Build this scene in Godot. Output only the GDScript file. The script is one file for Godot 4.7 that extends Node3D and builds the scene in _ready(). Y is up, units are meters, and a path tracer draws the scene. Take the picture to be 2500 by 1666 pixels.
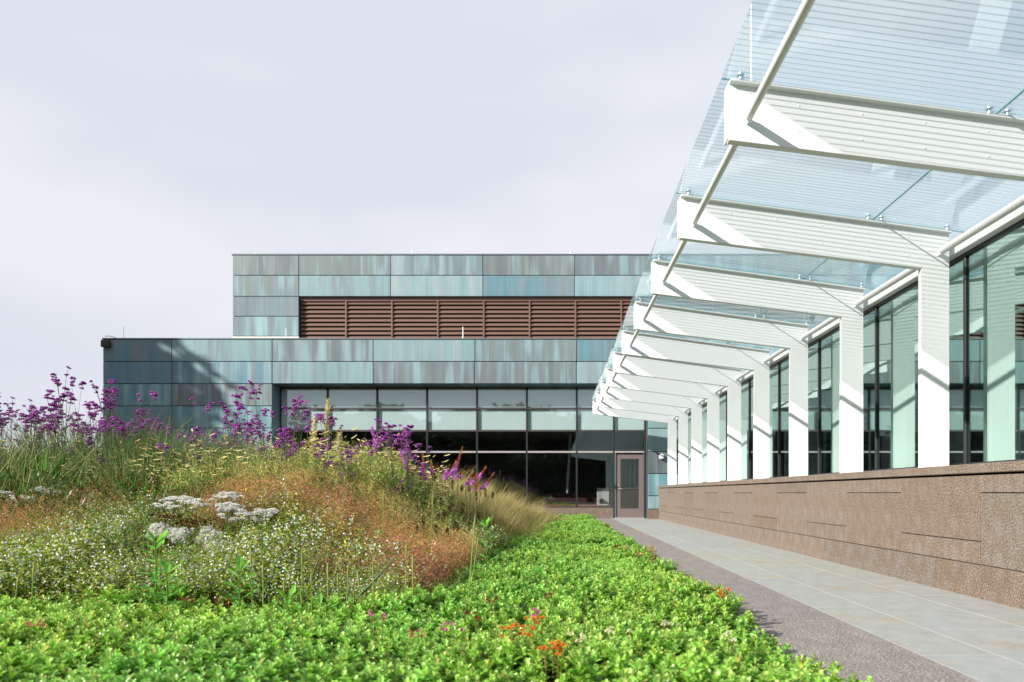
extends Node3D

# ---------------------------------------------------------------- geometry helper
class Geo:
	var v := PackedVector3Array()
	var n := PackedVector3Array()
	var c := PackedColorArray()
	var t := PackedVector2Array()
	var col := Color.WHITE
	func vert(p: Vector3, nn: Vector3, uv := Vector2.ZERO) -> void:
		v.push_back(p); n.push_back(nn); c.push_back(col); t.push_back(uv)
	func tri(a: Vector3, b: Vector3, d: Vector3) -> void:      # counter-clockwise seen from outside
		var nn := (b - a).cross(d - a).normalized()
		vert(a, nn); vert(d, nn); vert(b, nn)
	func quad(a: Vector3, b: Vector3, d: Vector3, e: Vector3) -> void:
		tri(a, b, d); tri(a, d, e)
	func face(poly: Array, out: Vector3) -> void:               # convex polygon turned to look along out
		var p: Array = poly
		var nn: Vector3 = (p[1] - p[0]).cross(p[2] - p[0])
		if nn.dot(out) < 0: p = poly.duplicate(); p.reverse()
		for i in range(1, p.size() - 1): tri(p[0], p[i], p[i + 1])
	func box(lo: Vector3, hi: Vector3) -> void:
		cbox((lo + hi) / 2, hi - lo, 0.0)
	func cbox(ce: Vector3, size: Vector3, bev: float, ba := Basis()) -> void:
		var h := size / 2
		var sg := [-1.0, 1.0]
		var f := func(x, y, z, k):                               # the corner point that belongs to the face across axis k
			var p := Vector3(x * h.x, y * h.y, z * h.z)
			var s := Vector3(x, y, z)
			for a in 3:
				if a != k: p[a] -= s[a] * bev
			return ce + ba * p
		for k in 3:
			for s in sg:
				var q := []
				for m in [[-1.0, -1.0], [1.0, -1.0], [1.0, 1.0], [-1.0, 1.0]]:
					var w := [0.0, 0.0, 0.0]
					w[k] = s; w[(k + 1) % 3] = m[0]; w[(k + 2) % 3] = m[1]
					q.append(f.call(w[0], w[1], w[2], k))
				var o := Vector3.ZERO; o[k] = s
				face(q, ba * o)
		if bev <= 0.0: return
		for k in 3:                                              # edges along axis k
			for s1 in sg:
				for s2 in sg:
					var k1 := (k + 1) % 3; var k2 := (k + 2) % 3
					var a := [0.0, 0.0, 0.0]; var b := [0.0, 0.0, 0.0]
					a[k] = -1.0; b[k] = 1.0
					a[k1] = s1; b[k1] = s1; a[k2] = s2; b[k2] = s2
					var o := Vector3.ZERO; o[k1] = s1; o[k2] = s2
					face([f.call(a[0], a[1], a[2], k1), f.call(b[0], b[1], b[2], k1), f.call(b[0], b[1], b[2], k2), f.call(a[0], a[1], a[2], k2)], ba * o)
		for x in sg:
			for y in sg:
				for z in sg:
					face([f.call(x, y, z, 0), f.call(x, y, z, 1), f.call(x, y, z, 2)], ba * Vector3(x, y, z))
	func tube(pts: Array, rad: Array, sides := 8, cap := true) -> void:
		var rings := []
		for i in pts.size():
			var d: Vector3 = (pts[mini(i + 1, pts.size() - 1)] - pts[maxi(i - 1, 0)]).normalized()
			var sd := d.cross(Vector3.UP if absf(d.y) < 0.9 else Vector3.RIGHT).normalized()
			var up := sd.cross(d)
			var ring := []
			for k in sides:
				var an := TAU * k / sides
				ring.append(sd * cos(an) + up * sin(an))
			rings.append(ring)
		for i in pts.size() - 1:
			for k in sides:
				var k2 := (k + 1) % sides
				var a: Vector3 = rings[i][k]; var b: Vector3 = rings[i][k2]; var d: Vector3 = rings[i + 1][k2]; var e: Vector3 = rings[i + 1][k]
				var pa: Vector3 = pts[i] + a * rad[i]; var pb: Vector3 = pts[i] + b * rad[i]
				var pd: Vector3 = pts[i + 1] + d * rad[i + 1]; var pe: Vector3 = pts[i + 1] + e * rad[i + 1]
				# outward check is not needed: sd, up, d are right-handed
				vert(pa, a); vert(pb, b); vert(pd, d)
				vert(pa, a); vert(pd, d); vert(pe, e)
		if cap:
			for w in [0, pts.size() - 1]:
				var q := []
				for k in sides: q.append(pts[w] + rings[w][k] * rad[w])
				face(q, (pts[w] - pts[1 if w == 0 else w - 1]))
	func dome(ce: Vector3, r: float, hgt: float, axis: Vector3, sides := 8) -> void:
		var z := axis.normalized()
		var x := z.cross(Vector3.UP if absf(z.y) < 0.9 else Vector3.RIGHT).normalized()
		var y := z.cross(x)
		var prev := []
		for i in 3:
			var ph := PI / 2 * i / 2.0
			var ring := []
			for k in sides:
				var an := TAU * k / sides
				ring.append(ce + (x * cos(an) + y * sin(an)) * r * cos(ph) + z * hgt * sin(ph))
			if i > 0:
				for k in sides:
					var k2 := (k + 1) % sides
					if i == 2: tri(prev[k], prev[k2], ring[0])
					else: quad(prev[k], prev[k2], ring[k2], ring[k])
			prev = ring
	func leaf(b: Vector3, d: Vector3, up: Vector3, l: float, w: float, lift := 0.1, wide := 0.6) -> void:
		var s := d.cross(up).normalized()
		if s.length() < 0.5: s = Vector3.RIGHT
		var u := s.cross(d)
		var p1 := b + d * l * 0.35 + u * l * lift * 0.5
		var p2 := b + d * l * wide * 1.15 + u * l * lift
		var tip := b + d * l + u * l * lift * 0.7
		var k := u * w * 0.16
		tri(b, p1 + s * w * 0.3 + k, p1); tri(b, p1, p1 - s * w * 0.3 + k)
		quad(p1, p1 + s * w * 0.3 + k, p2 + s * w * 0.5 + k, p2); quad(p1 - s * w * 0.3 + k, p1, p2, p2 - s * w * 0.5 + k)
		tri(p2, p2 + s * w * 0.5 + k, tip); tri(p2 - s * w * 0.5 + k, p2, tip)
	func flat_leaf(b: Vector3, d: Vector3, up: Vector3, l: float, w: float) -> void:
		var s := d.cross(up).normalized() * w * 0.5
		var m := b + d * l * 0.55
		tri(b, m + s, m - s); tri(m - s, m + s, b + d * l)
	func blade(b: Vector3, d: Vector3, l: float, w: float, droop: Vector3, seg := 3) -> void:
		var s := d.cross(Vector3(0.31, 0.2, 0.93)).normalized()
		var pa := b; var sa := s * w * 0.5
		for i in range(1, seg + 1):
			var f := float(i) / seg
			var p := b + d * l * f + droop * l * f * f
			var sb := s * w * 0.5 * (1.0 - f * f)
			if i == seg: tri(pa - sa, pa + sa, p)
			else: quad(pa - sa, pa + sa, p + sb, p - sb)
			pa = p; sa = sb
	func uv_front(lo: Vector2, hi: Vector2, cell: Rect2) -> void:  # lays the x-y extent of everything onto a cell of a texture
		for i in v.size():
			var f := Vector2(clampf((v[i].x - lo.x) / (hi.x - lo.x), 0.01, 0.99), clampf(1.0 - (v[i].y - lo.y) / (hi.y - lo.y), 0.01, 0.99))
			t[i] = cell.position + f * cell.size
	func mesh() -> ArrayMesh:
		var a := []
		a.resize(Mesh.ARRAY_MAX)
		a[Mesh.ARRAY_VERTEX] = v; a[Mesh.ARRAY_NORMAL] = n; a[Mesh.ARRAY_COLOR] = c; a[Mesh.ARRAY_TEX_UV] = t
		var m := ArrayMesh.new()
		m.add_surface_from_arrays(Mesh.PRIMITIVE_TRIANGLES, a)
		return m

# ---------------------------------------------------------------- naming helpers
var rng := RandomNumberGenerator.new()
var used := {}
var M := {}

func numbered(called: String) -> String:
	var k: int = used.get(called, 0)
	used[called] = k + 1
	return called if k == 0 else "%s_%03d" % [called, k]

func tag(o: Node, label := "", category := "", group := "", kind := "") -> Node:
	if label: o.set_meta("label", label)
	if category: o.set_meta("category", category)
	if group: o.set_meta("group", group)
	if kind: o.set_meta("kind", kind)
	return o

func thing(called: String, label: String, category: String, at := Vector3.ZERO, group := "") -> Node3D:
	var o := Node3D.new()
	o.name = numbered(called)
	add_child(o)
	o.position = at
	tag(o, label, category, group)
	return o

func obj(called: String, m: Mesh, material: Material, parent: Node = null) -> MeshInstance3D:
	var o := MeshInstance3D.new()
	o.name = numbered(called) if parent == null else called
	o.mesh = m
	o.material_override = material
	(self if parent == null else parent).add_child(o, true)
	return o

func holder(called: String, parent: Node) -> Node3D:
	var o := Node3D.new()
	o.name = called
	parent.add_child(o, true)
	return o

func build(called: String, g: Geo, material: Material, parent: Node = null) -> MeshInstance3D:
	return obj(called, g.mesh(), material, parent)

func slab(called: String, lo: Vector3, hi: Vector3, material: Material, parent: Node = null, bev := 0.004) -> MeshInstance3D:
	var g := Geo.new()
	var a := Vector3(minf(lo.x, hi.x), minf(lo.y, hi.y), minf(lo.z, hi.z))
	var b := Vector3(maxf(lo.x, hi.x), maxf(lo.y, hi.y), maxf(lo.z, hi.z))
	var s := b - a
	g.cbox((a + b) / 2, s, minf(bev, minf(s.x, minf(s.y, s.z)) * 0.3))
	return build(called, g, material, parent)

func lin(r: float, g: float, b: float) -> Color:
	return Color(r, g, b).linear_to_srgb()

func mat(called: String, r: float, g: float, b: float, rough := 0.6, metal := 0.0) -> StandardMaterial3D:
	var m := StandardMaterial3D.new()
	m.resource_name = called
	m.albedo_color = lin(r, g, b)
	m.roughness = rough
	m.metallic = metal
	M[called] = m
	return m

func leafy(called: String, rough: float, through: float, spec := 0.4) -> StandardMaterial3D:
	var m := mat(called, 1, 1, 1, rough)
	m.vertex_color_use_as_albedo = true
	m.cull_mode = BaseMaterial3D.CULL_DISABLED
	m.metallic_specular = spec
	m.backlight_enabled = through > 0
	m.backlight = Color(through, through, through).linear_to_srgb()
	return m

func seamless(sd: int, freq: float, size: int, oct := 3, kind := FastNoiseLite.TYPE_SIMPLEX_SMOOTH) -> PackedByteArray:
	var f := FastNoiseLite.new()
	f.seed = sd; f.frequency = freq; f.noise_type = kind; f.fractal_octaves = oct
	var im := f.get_seamless_image(size, size)
	im.convert(Image.FORMAT_L8)
	return im.get_data()

func tex(data: PackedByteArray, w: int, h: int, fmt := Image.FORMAT_RGB8) -> ImageTexture:
	return ImageTexture.create_from_image(Image.create_from_data(w, h, false, fmt, data))

func s8(x: float) -> int:
	return clampi(int(round(255.0 * (1.055 * pow(clampf(x, 0.0, 1.0), 1.0 / 2.4) - 0.055) if x > 0.0031 else x * 12.92 * 255.0)), 0, 255)

# rough granite: pale and dark crystals, washed bands
func granite(called: String, base: Vector3, warm: Vector3, contrast: float, scale: float, relief: float) -> StandardMaterial3D:
	var sz := 768
	var fine := seamless(called.hash() % 1000, 0.085, sz, 2)
	var fine2 := seamless(called.hash() % 1000 + 7, 0.16, sz, 2)
	var blot := seamless(called.hash() % 1000 + 3, 0.006, sz, 3)
	var fleck := seamless(called.hash() % 1000 + 11, 0.05, sz, 2)
	var out := PackedByteArray(); out.resize(sz * sz * 3)
	var hgt := PackedByteArray(); hgt.resize(sz * sz)
	for i in sz * sz:
		var a := fine[i] / 255.0; var b := fine2[i] / 255.0
		var w := blot[int(i / sz) * sz + ((i % sz) * 2) % sz] / 255.0
		var k := 1.0 + contrast * ((a - 0.5) * 1.3 + (b - 0.5) * 0.9)
		if a > 0.72: k += 0.42 * contrast
		if fleck[int(i / sz) * sz + ((i % sz) * 2) % sz] > 196: k += 0.55 * contrast
		if b < 0.27: k -= 0.5 * contrast
		var cc := base.lerp(warm, smoothstep(0.15, 0.9, w)) * maxf(k, 0.15)
		out[i * 3] = s8(cc.x); out[i * 3 + 1] = s8(cc.y); out[i * 3 + 2] = s8(cc.z)
		hgt[i] = clampi(int(a * 150.0 + b * 105.0), 0, 255)
	var m := mat(called, 1, 1, 1, 0.85)
	m.vertex_color_use_as_albedo = true
	m.albedo_texture = tex(out, sz, sz)
	m.heightmap_enabled = true
	m.heightmap_texture = tex(hgt, sz, sz, Image.FORMAT_L8)
	m.heightmap_scale = relief
	m.uv1_triplanar = true
	m.uv1_world_triplanar = true
	m.uv1_scale = Vector3.ONE * scale
	return m

func granite_tint(k: float, warmth: float) -> Color:
	return Color(k * (1.0 + warmth), k, k * (1.0 - warmth))

# patinated copper: 4 x 8 cells, every cell one sheet with its own streaks
func copper_atlas() -> ImageTexture:
	var w := 1024; var h := 1024
	var out := PackedByteArray(); out.resize(w * h * 3)
	var f1 := FastNoiseLite.new(); f1.seed = 11; f1.frequency = 0.012; f1.fractal_octaves = 3
	var f2 := FastNoiseLite.new(); f2.seed = 29; f2.frequency = 0.05; f2.fractal_octaves = 2
	var f3 := FastNoiseLite.new(); f3.seed = 47; f3.frequency = 0.2; f3.fractal_octaves = 2
	var f4 := FastNoiseLite.new(); f4.seed = 5; f4.frequency = 0.03; f4.fractal_octaves = 2
	var hues := [Vector3(0.142, 0.167, 0.177), Vector3(0.148, 0.194, 0.214), Vector3(0.196, 0.306, 0.330), Vector3(0.112, 0.221, 0.265), Vector3(0.220, 0.279, 0.296), Vector3(0.164, 0.200, 0.197)]
	var bases := [0, 2, 1, 2, 0, 1, 0, 3, 5, 0, 2, 1, 4, 0, 2, 1, 5, 2, 0, 4, 3, 1, 2, 4, 0, 3, 1, 2, 5, 4, 1, 3]
	var seconds := [1, 4, 4, 1, 1, 2, 5, 1, 1, 4, 1, 0, 2, 1, 4, 0, 0, 4, 5, 1, 2, 0, 1, 0, 1, 2, 2, 5, 4, 0, 3, 1]
	for cell in 32:
		var cx := (cell % 4) * 256; var cy := int(cell / 4) * 128
		var ha: Vector3 = hues[bases[cell]]; var hb: Vector3 = hues[seconds[cell]]; var hc: Vector3 = hues[(bases[cell] + 2) % 5]
		for x in 256:
			var gx := float(x + cell * 977)
			var lo := f1.get_noise_2d(gx * 1.3, cell * 31.0)
			var step := snappedf(f2.get_noise_2d(gx * 0.55, cell * 57.0) * 1.5, 0.3)
			var soft := f2.get_noise_2d(gx * 0.9, 400.0 + cell * 13.0)
			var hair := f3.get_noise_2d(gx * 1.3, cell * 71.0)
			var hair2 := f3.get_noise_2d(gx * 3.1, cell * 171.0)
			for y in 128:
				var vv := y / 127.0
				var run := f4.get_noise_2d(gx * 0.9, y * 0.10 + cell * 200.0)
				var spot := f3.get_noise_2d(gx * 1.1, y * 0.9 + cell * 90.0)
				var cc := ha.lerp(hb, smoothstep(-0.35, 0.55, lo * 0.7 + step * 0.55 + run * 0.5 + hair * 0.2))
				cc = cc.lerp(hc, smoothstep(0.12, 0.7, soft + run * 0.6 + hair * 0.25) * 0.65)
				cc *= 1.0 + hair * 0.13 + hair2 * 0.07 + spot * 0.08 + step * 0.10 + run * 0.1 - 0.06 * (vv - 0.5) * (1.0 + soft)
				var i := ((cy + y) * w + cx + x) * 3
				out[i] = s8(cc.x); out[i + 1] = s8(cc.y); out[i + 2] = s8(cc.z)
	return tex(out, w, h)

func orm_glass(called: String, r: float, g: float, b: float, cover: float) -> ORMMaterial3D:
	# coated glass: a mirror of that tint with what lies behind it showing through
	var m := ORMMaterial3D.new()
	m.resource_name = called
	var c := lin(r, g, b); c.a = cover
	m.albedo_color = c
	m.transparency = BaseMaterial3D.TRANSPARENCY_ALPHA
	var im := Image.create(4, 4, false, Image.FORMAT_RGB8)
	im.fill(Color8(255, 4, 255))
	m.orm_texture = ImageTexture.create_from_image(im)
	m.cull_mode = BaseMaterial3D.CULL_DISABLED
	M[called] = m
	return m

# ---------------------------------------------------------------- the planted bed
func edge_x(d: float) -> float:             # right-hand edge of the tall planting
	if d < 5.6: return -1.0
	if d < 11.4: return lerpf(-1.0, -0.52, (d - 5.6) / 5.8)
	return lerpf(-0.52, 0.3, clampf((d - 11.4) / 10.0, 0, 1))

func mound(x: float, d: float) -> float:
	var f := smoothstep(4.3, 8.5, d) * smoothstep(0.0, 1.7, edge_x(d) - x) * (1.0 - 0.5 * smoothstep(12.0, 19.0, d))
	return 0.85 * f + 0.02 * sin(x * 3.1 + d * 2.3)

func scatter(called: String, label: String, category: String, m: Mesh, material: Material, xf: Array, cols: Array, parent: Node = null) -> MultiMeshInstance3D:
	var mm := MultiMesh.new()
	mm.transform_format = MultiMesh.TRANSFORM_3D
	mm.use_colors = true
	mm.mesh = m
	mm.instance_count = xf.size()
	for i in xf.size():
		mm.set_instance_transform(i, xf[i])
		mm.set_instance_color(i, cols[i])
	var o := MultiMeshInstance3D.new()
	o.name = numbered(called) if parent == null else called
	o.multimesh = mm
	o.material_override = material
	(self if parent == null else parent).add_child(o, true)
	if parent == null: tag(o, label, category, "", "stuff")
	else: o.set_meta("kind", "stuff")
	return o

func rnd(a: float, b: float) -> float:
	return rng.randf_range(a, b)

func turn_at(p: Vector3, s: float, lean := 0.12) -> Transform3D:
	var b := Basis(Vector3.UP, rnd(0, TAU))
	b = Basis(Vector3(1, 0, 0), rnd(-lean, lean)) * Basis(Vector3(0, 0, 1), rnd(-lean, lean)) * b
	return Transform3D(b.scaled(Vector3(s, s * rnd(0.85, 1.15), s)), p)

func tint(lo: float, hi: float, warm := 0.0) -> Color:
	var k := rnd(lo, hi); var w := rnd(-warm, warm)
	return Color(k * (1 + w), k, k * (1 - w))

func vary(c: Color, k: float) -> Color:
	var s := rnd(1 - k, 1 + k)
	return Color(c.r * s * rnd(0.9, 1.1), c.g * s, c.b * s * rnd(0.85, 1.15))

func noise2(sd: int, freq: float) -> FastNoiseLite:
	var f := FastNoiseLite.new(); f.seed = sd; f.frequency = freq; f.fractal_octaves = 2
	return f

func around(an: float, el: float) -> Vector3:
	return Vector3(cos(an) * cos(el), sin(el), sin(an) * cos(el))

func _ready() -> void:
	rng.seed = 20240611
	setting_light()
	materials()
	ground()
	copper_building()
	interior()
	stone_wall()
	walkway()
	trees()
	plants()
	small_things()

# ================================================================ camera, sky, sun
const SUN := Vector3(1.546, -1.0, -1.0)

func setting_light() -> void:
	var cam := Camera3D.new()
	cam.name = "camera"
	cam.position = Vector3(0, 0.87, 0)
	cam.projection = Camera3D.PROJECTION_FRUSTUM
	cam.near = 0.05
	cam.far = 2000.0
	cam.size = 0.05 * 1666.0 / 1667.0
	cam.frustum_offset = Vector2(-102.0 / 1667.0 * 0.05, 371.0 / 1667.0 * 0.05)
	var lens := CameraAttributesPhysical.new()
	lens.frustum_focal_length = 24.0
	lens.frustum_focus_distance = 8.5
	lens.frustum_near = 0.05
	lens.frustum_far = 2000.0
	lens.exposure_aperture = 2.4
	cam.attributes = lens
	cam.projection = Camera3D.PROJECTION_FRUSTUM
	cam.near = 0.05
	cam.far = 2000.0
	add_child(cam)
	cam.current = true

	var w := 512; var h := 256
	var data := PackedFloat32Array(); data.resize(w * h * 3)
	var f := FastNoiseLite.new(); f.seed = 8; f.frequency = 1.1; f.fractal_octaves = 4
	for y in h:
		var up := PI * (0.5 - (y + 0.5) / h)
		for x in w:
			var an := TAU * (x + 0.5) / w
			var dir := Vector3(cos(up) * sin(an), sin(up), cos(up) * cos(an))
			var i := (y * w + x) * 3
			var c := Vector3(0.215, 0.215, 0.20)
			if dir.y > 0:
				var k := f.get_noise_3d(dir.x * 1.2, dir.y * 4.5, dir.z * 1.2)
				var s := smoothstep(-0.4, 0.45, k)
				c = Vector3(0.40, 0.425, 0.480).lerp(Vector3(0.482, 0.486, 0.520), s)
				c = c.lerp(Vector3(0.438, 0.442, 0.484), exp(-dir.y * 6.0) * 0.6)
			data[i] = c.x; data[i + 1] = c.y; data[i + 2] = c.z
	var sky_im := Image.create_from_data(w, h, false, Image.FORMAT_RGBF, data.to_byte_array())
	var pano := PanoramaSkyMaterial.new()
	pano.panorama = ImageTexture.create_from_image(sky_im)
	var sky := Sky.new(); sky.sky_material = pano
	var env := Environment.new()
	env.background_mode = Environment.BG_SKY
	env.sky = sky
	env.tonemap_mode = Environment.TONE_MAPPER_LINEAR
	env.tonemap_exposure = 1.8
	env.sdfgi_enabled = true
	env.ssao_enabled = true
	env.ssil_enabled = true
	var we := WorldEnvironment.new()
	we.name = "world_environment"
	we.environment = env
	add_child(we)

	var sun := DirectionalLight3D.new()
	sun.name = "sun"
	sun.light_color = Color(1.0, 0.983, 0.952)
	sun.light_energy = 1.6
	sun.light_angular_distance = 0.6
	sun.shadow_enabled = true
	sun.basis = Basis.looking_at(SUN.normalized(), Vector3.UP)
	add_child(sun)

# ================================================================ materials
func materials() -> void:
	mat("white_paint", 0.735, 0.76, 0.757, 0.45)
	mat("white_trim", 0.72, 0.735, 0.73, 0.5)
	mat("steel", 0.62, 0.64, 0.65, 0.35, 0.7)
	mat("dark_frame", 0.028, 0.030, 0.034, 0.4, 0.3)
	mat("bronze_frame", 0.085, 0.070, 0.068, 0.4, 0.4)
	mat("pale_transom", 0.42, 0.38, 0.38, 0.4, 0.3)
	mat("door_paint", 0.165, 0.125, 0.122, 0.45, 0.1)
	mat("louvre_paint", 0.135, 0.074, 0.055, 0.55)
	mat("louvre_dark", 0.02, 0.014, 0.012, 0.8)
	mat("backing", 0.03, 0.036, 0.04, 0.9)
	mat("black_plastic", 0.02, 0.02, 0.022, 0.5)
	mat("soil", 0.055, 0.04, 0.028, 0.95)
	mat("mortar", 0.36, 0.35, 0.32, 0.95)
	mat("wall_joint", 0.13, 0.112, 0.10, 0.95)
	mat("gravel", 0.06, 0.065, 0.04, 0.95)
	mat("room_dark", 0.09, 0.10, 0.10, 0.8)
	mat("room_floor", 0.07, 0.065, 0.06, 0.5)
	mat("room_white", 0.3, 0.33, 0.33, 0.7)
	mat("passage_wall", 0.11, 0.25, 0.22, 0.7)
	mat("passage_floor", 0.10, 0.2, 0.18, 0.5)
	mat("spandrel", 0.44, 0.56, 0.55, 0.65)
	mat("sofa_orange", 0.14, 0.04, 0.012, 0.9)
	mat("sofa_maroon", 0.03, 0.012, 0.01, 0.9)
	mat("wood", 0.25, 0.15, 0.08, 0.6)
	mat("roofing", 0.55, 0.54, 0.52, 0.9)
	mat("cap_metal", 0.11, 0.14, 0.15, 0.5, 0.3)
	mat("joint_green", 0.10, 0.27, 0.24, 0.4)
	orm_glass("corridor_glass", 0.57, 0.75, 0.69, 0.66)
	orm_glass("facade_glass", 0.72, 0.86, 0.88, 0.13)
	var cg := mat("canopy_glass", 0.10, 0.42, 0.56, 0.02)
	cg.transparency = BaseMaterial3D.TRANSPARENCY_ALPHA
	var cc := cg.albedo_color; cc.a = 0.085; cg.albedo_color = cc
	cg.cull_mode = BaseMaterial3D.CULL_DISABLED
	cg.backlight_enabled = true
	cg.backlight = Color(0.010, 0.048, 0.064).linear_to_srgb()
	var fr := mat("frit", 0.42, 0.50, 0.51, 0.7)
	fr.cull_mode = BaseMaterial3D.CULL_DISABLED
	fr.transparency = BaseMaterial3D.TRANSPARENCY_ALPHA
	var fc := fr.albedo_color; fc.a = 0.78; fr.albedo_color = fc
	fr.backlight_enabled = true
	fr.backlight = Color(0.5, 0.55, 0.55)

	var cm := mat("copper", 1, 1, 1, 0.5)
	cm.albedo_texture = copper_atlas()
	cm.vertex_color_use_as_albedo = true
	cm.metallic_specular = 0.4

	granite("wall_granite", Vector3(0.142, 0.104, 0.073), Vector3(0.17, 0.135, 0.112), 1.0, 0.85, 0.5)
	granite("kerb_granite", Vector3(0.19, 0.163, 0.15), Vector3(0.23, 0.20, 0.187), 1.0, 0.8, 0.5)

	# bluestone: grey with tan clouds and fine grain
	var sz := 512
	var a := seamless(71, 0.006, sz, 3); var b := seamless(72, 0.09, sz, 2); var e := seamless(73, 0.02, sz, 4)
	var out := PackedByteArray(); out.resize(sz * sz * 3)
	for i in sz * sz:
		var k := 1.0 + (b[i] / 255.0 - 0.5) * 0.14 + (e[i] / 255.0 - 0.5) * 0.2
		var c := Vector3(0.272, 0.282, 0.276).lerp(Vector3(0.285, 0.258, 0.224), smoothstep(0.62, 0.95, a[i] / 255.0)) * k
		out[i * 3] = s8(c.x); out[i * 3 + 1] = s8(c.y); out[i * 3 + 2] = s8(c.z)
	var bs := mat("bluestone", 1, 1, 1, 0.7)
	bs.albedo_texture = tex(out, sz, sz)
	bs.vertex_color_use_as_albedo = true
	bs.heightmap_enabled = true
	bs.heightmap_texture = tex(e, sz, sz, Image.FORMAT_L8)
	bs.heightmap_scale = 0.25
	bs.uv1_triplanar = true
	bs.uv1_world_triplanar = true
	bs.uv1_scale = Vector3(0.42, 0.42, 0.42)

	leafy("leaf", 0.38, 0.75, 0.5)
	leafy("soft_leaf", 0.7, 0.45, 0.2)
	leafy("petal", 0.7, 0.4, 0.2)
	leafy("straw", 0.75, 0.35, 0.2)
	leafy("bark", 0.95, 0.0, 0.2)

# ================================================================ ground
func ground() -> void:
	rng.seed = 1000
	var g := Geo.new()
	g.quad(Vector3(-900, -0.35, 900), Vector3(900, -0.35, 900), Vector3(900, -0.35, -900), Vector3(-900, -0.35, -900))
	tag(build("ground", g, M.gravel), "", "", "", "structure")

	# soil of the planted bed, a low mound
	g = Geo.new()
	var nx := 64; var nz := 80
	var at := func(i, j):
		var x := lerpf(-16.0, 1.17, float(i) / nx); var d := lerpf(-1.5, 22.7, float(j) / nz)
		return Vector3(x, mound(x, d) - 0.04, -d)
	for i in nx:
		for j in nz:
			g.quad(at.call(i, j), at.call(i + 1, j), at.call(i + 1, j + 1), at.call(i, j + 1))
	tag(build("planting_soil", g, M.soil), "", "", "", "structure")

	# granite kerb band between bed and path
	var band := Node3D.new(); band.name = "kerb_band"; add_child(band)
	tag(band, "", "", "", "structure")
	slab("bedding", Vector3(1.18, -0.3, 2.0), Vector3(1.965, -0.02, -23.42), M.wall_joint, band, 0.0)
	var z := 2.0
	while z > -23.4:
		var z2 := maxf(z - rnd(1.9, 2.6), -23.42)
		if z2 < -22.4: z2 = -23.42
		g = Geo.new(); var k := rnd(0.92, 1.08)
		g.col = granite_tint(k, rnd(-0.03, 0.05))
		g.cbox(Vector3(1.575, -0.06, (z + z2) / 2), Vector3(0.775, 0.13, z - z2 - 0.006), 0.006)
		build("kerb_stone", g, M.kerb_granite, band)
		z = z2

	# bluestone path, three staggered runs of slabs over a mortar bed
	var path := Node3D.new(); path.name = "path"; add_child(path)
	tag(path, "", "", "", "structure")
	slab("mortar_bed", Vector3(1.968, -0.3, 2.0), Vector3(3.6, -0.009, -23.46), M.mortar, path, 0.0)
	var runs := [[1.97, 2.38, [1.35, -0.2, -1.75, -3.66, -5.2, -7.0, -8.55, -10.4, -11.9, -13.7, -15.4, -17.0, -18.8, -20.3, -22.0]], [2.38, 3.04, [0.8, -0.9, -2.3, -4.35, -5.75, -7.6, -9.3, -10.9, -12.8, -14.3, -16.2, -17.7, -19.5, -21.2]], [3.04, 3.52, [1.4, 0.1, -1.6, -3.0, -4.55, -5.8, -7.4, -9.0, -10.7, -12.1, -13.9, -15.6, -17.1, -18.9, -20.6, -22.2]]]
	for r in runs:
		var cuts: Array = [2.0] + r[2] + [-23.46]
		for i in cuts.size() - 1:
			g = Geo.new()
			var kk := rnd(0.95, 1.05)
			g.col = Color(kk * rnd(1.0, 1.03), kk, kk * rnd(0.96, 1.0))
			if rng.randf() < 0.22: g.col = Color(kk * 1.08, kk * 1.0, kk * 0.88)
			g.cbox(Vector3((r[0] + r[1]) / 2, -0.03, (cuts[i] + cuts[i + 1]) / 2), Vector3(r[1] - r[0] - 0.007, 0.06, cuts[i] - cuts[i + 1] - 0.006), 0.002)
			build("paving_slab", g, M.bluestone, path)

# ================================================================ the copper building
var cell_next := 0
func copper_panel(called: String, x0: float, x1: float, y0: float, y1: float, zf: float, parent: Node, cell := -1, shade := 1.0) -> void:
	var g := Geo.new()
	var gap := 0.011
	if cell < 0:
		cell = cell_next; cell_next = (cell_next + 7) % 32
	g.col = Color(shade * rnd(0.94, 1.06), shade * rnd(0.97, 1.03), shade * rnd(0.97, 1.04))
	g.cbox(Vector3((x0 + x1) / 2, (y0 + y1) / 2, zf - 0.02 - rnd(0, 0.004)), Vector3(x1 - x0 - gap * 2, y1 - y0 - gap * 2, 0.04), 0.006)
	var cx := (cell % 4) / 4.0; var cy := int(cell / 4) / 8.0
	var wide := clampf((x1 - x0) / 3.4, 0.2, 1.0) * 0.25
	g.uv_front(Vector2(x0, y0), Vector2(x1, y1), Rect2(cx + 0.001, cy + 0.001, wide - 0.002, 0.125 - 0.002))
	build(called, g, M.copper, parent)

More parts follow.
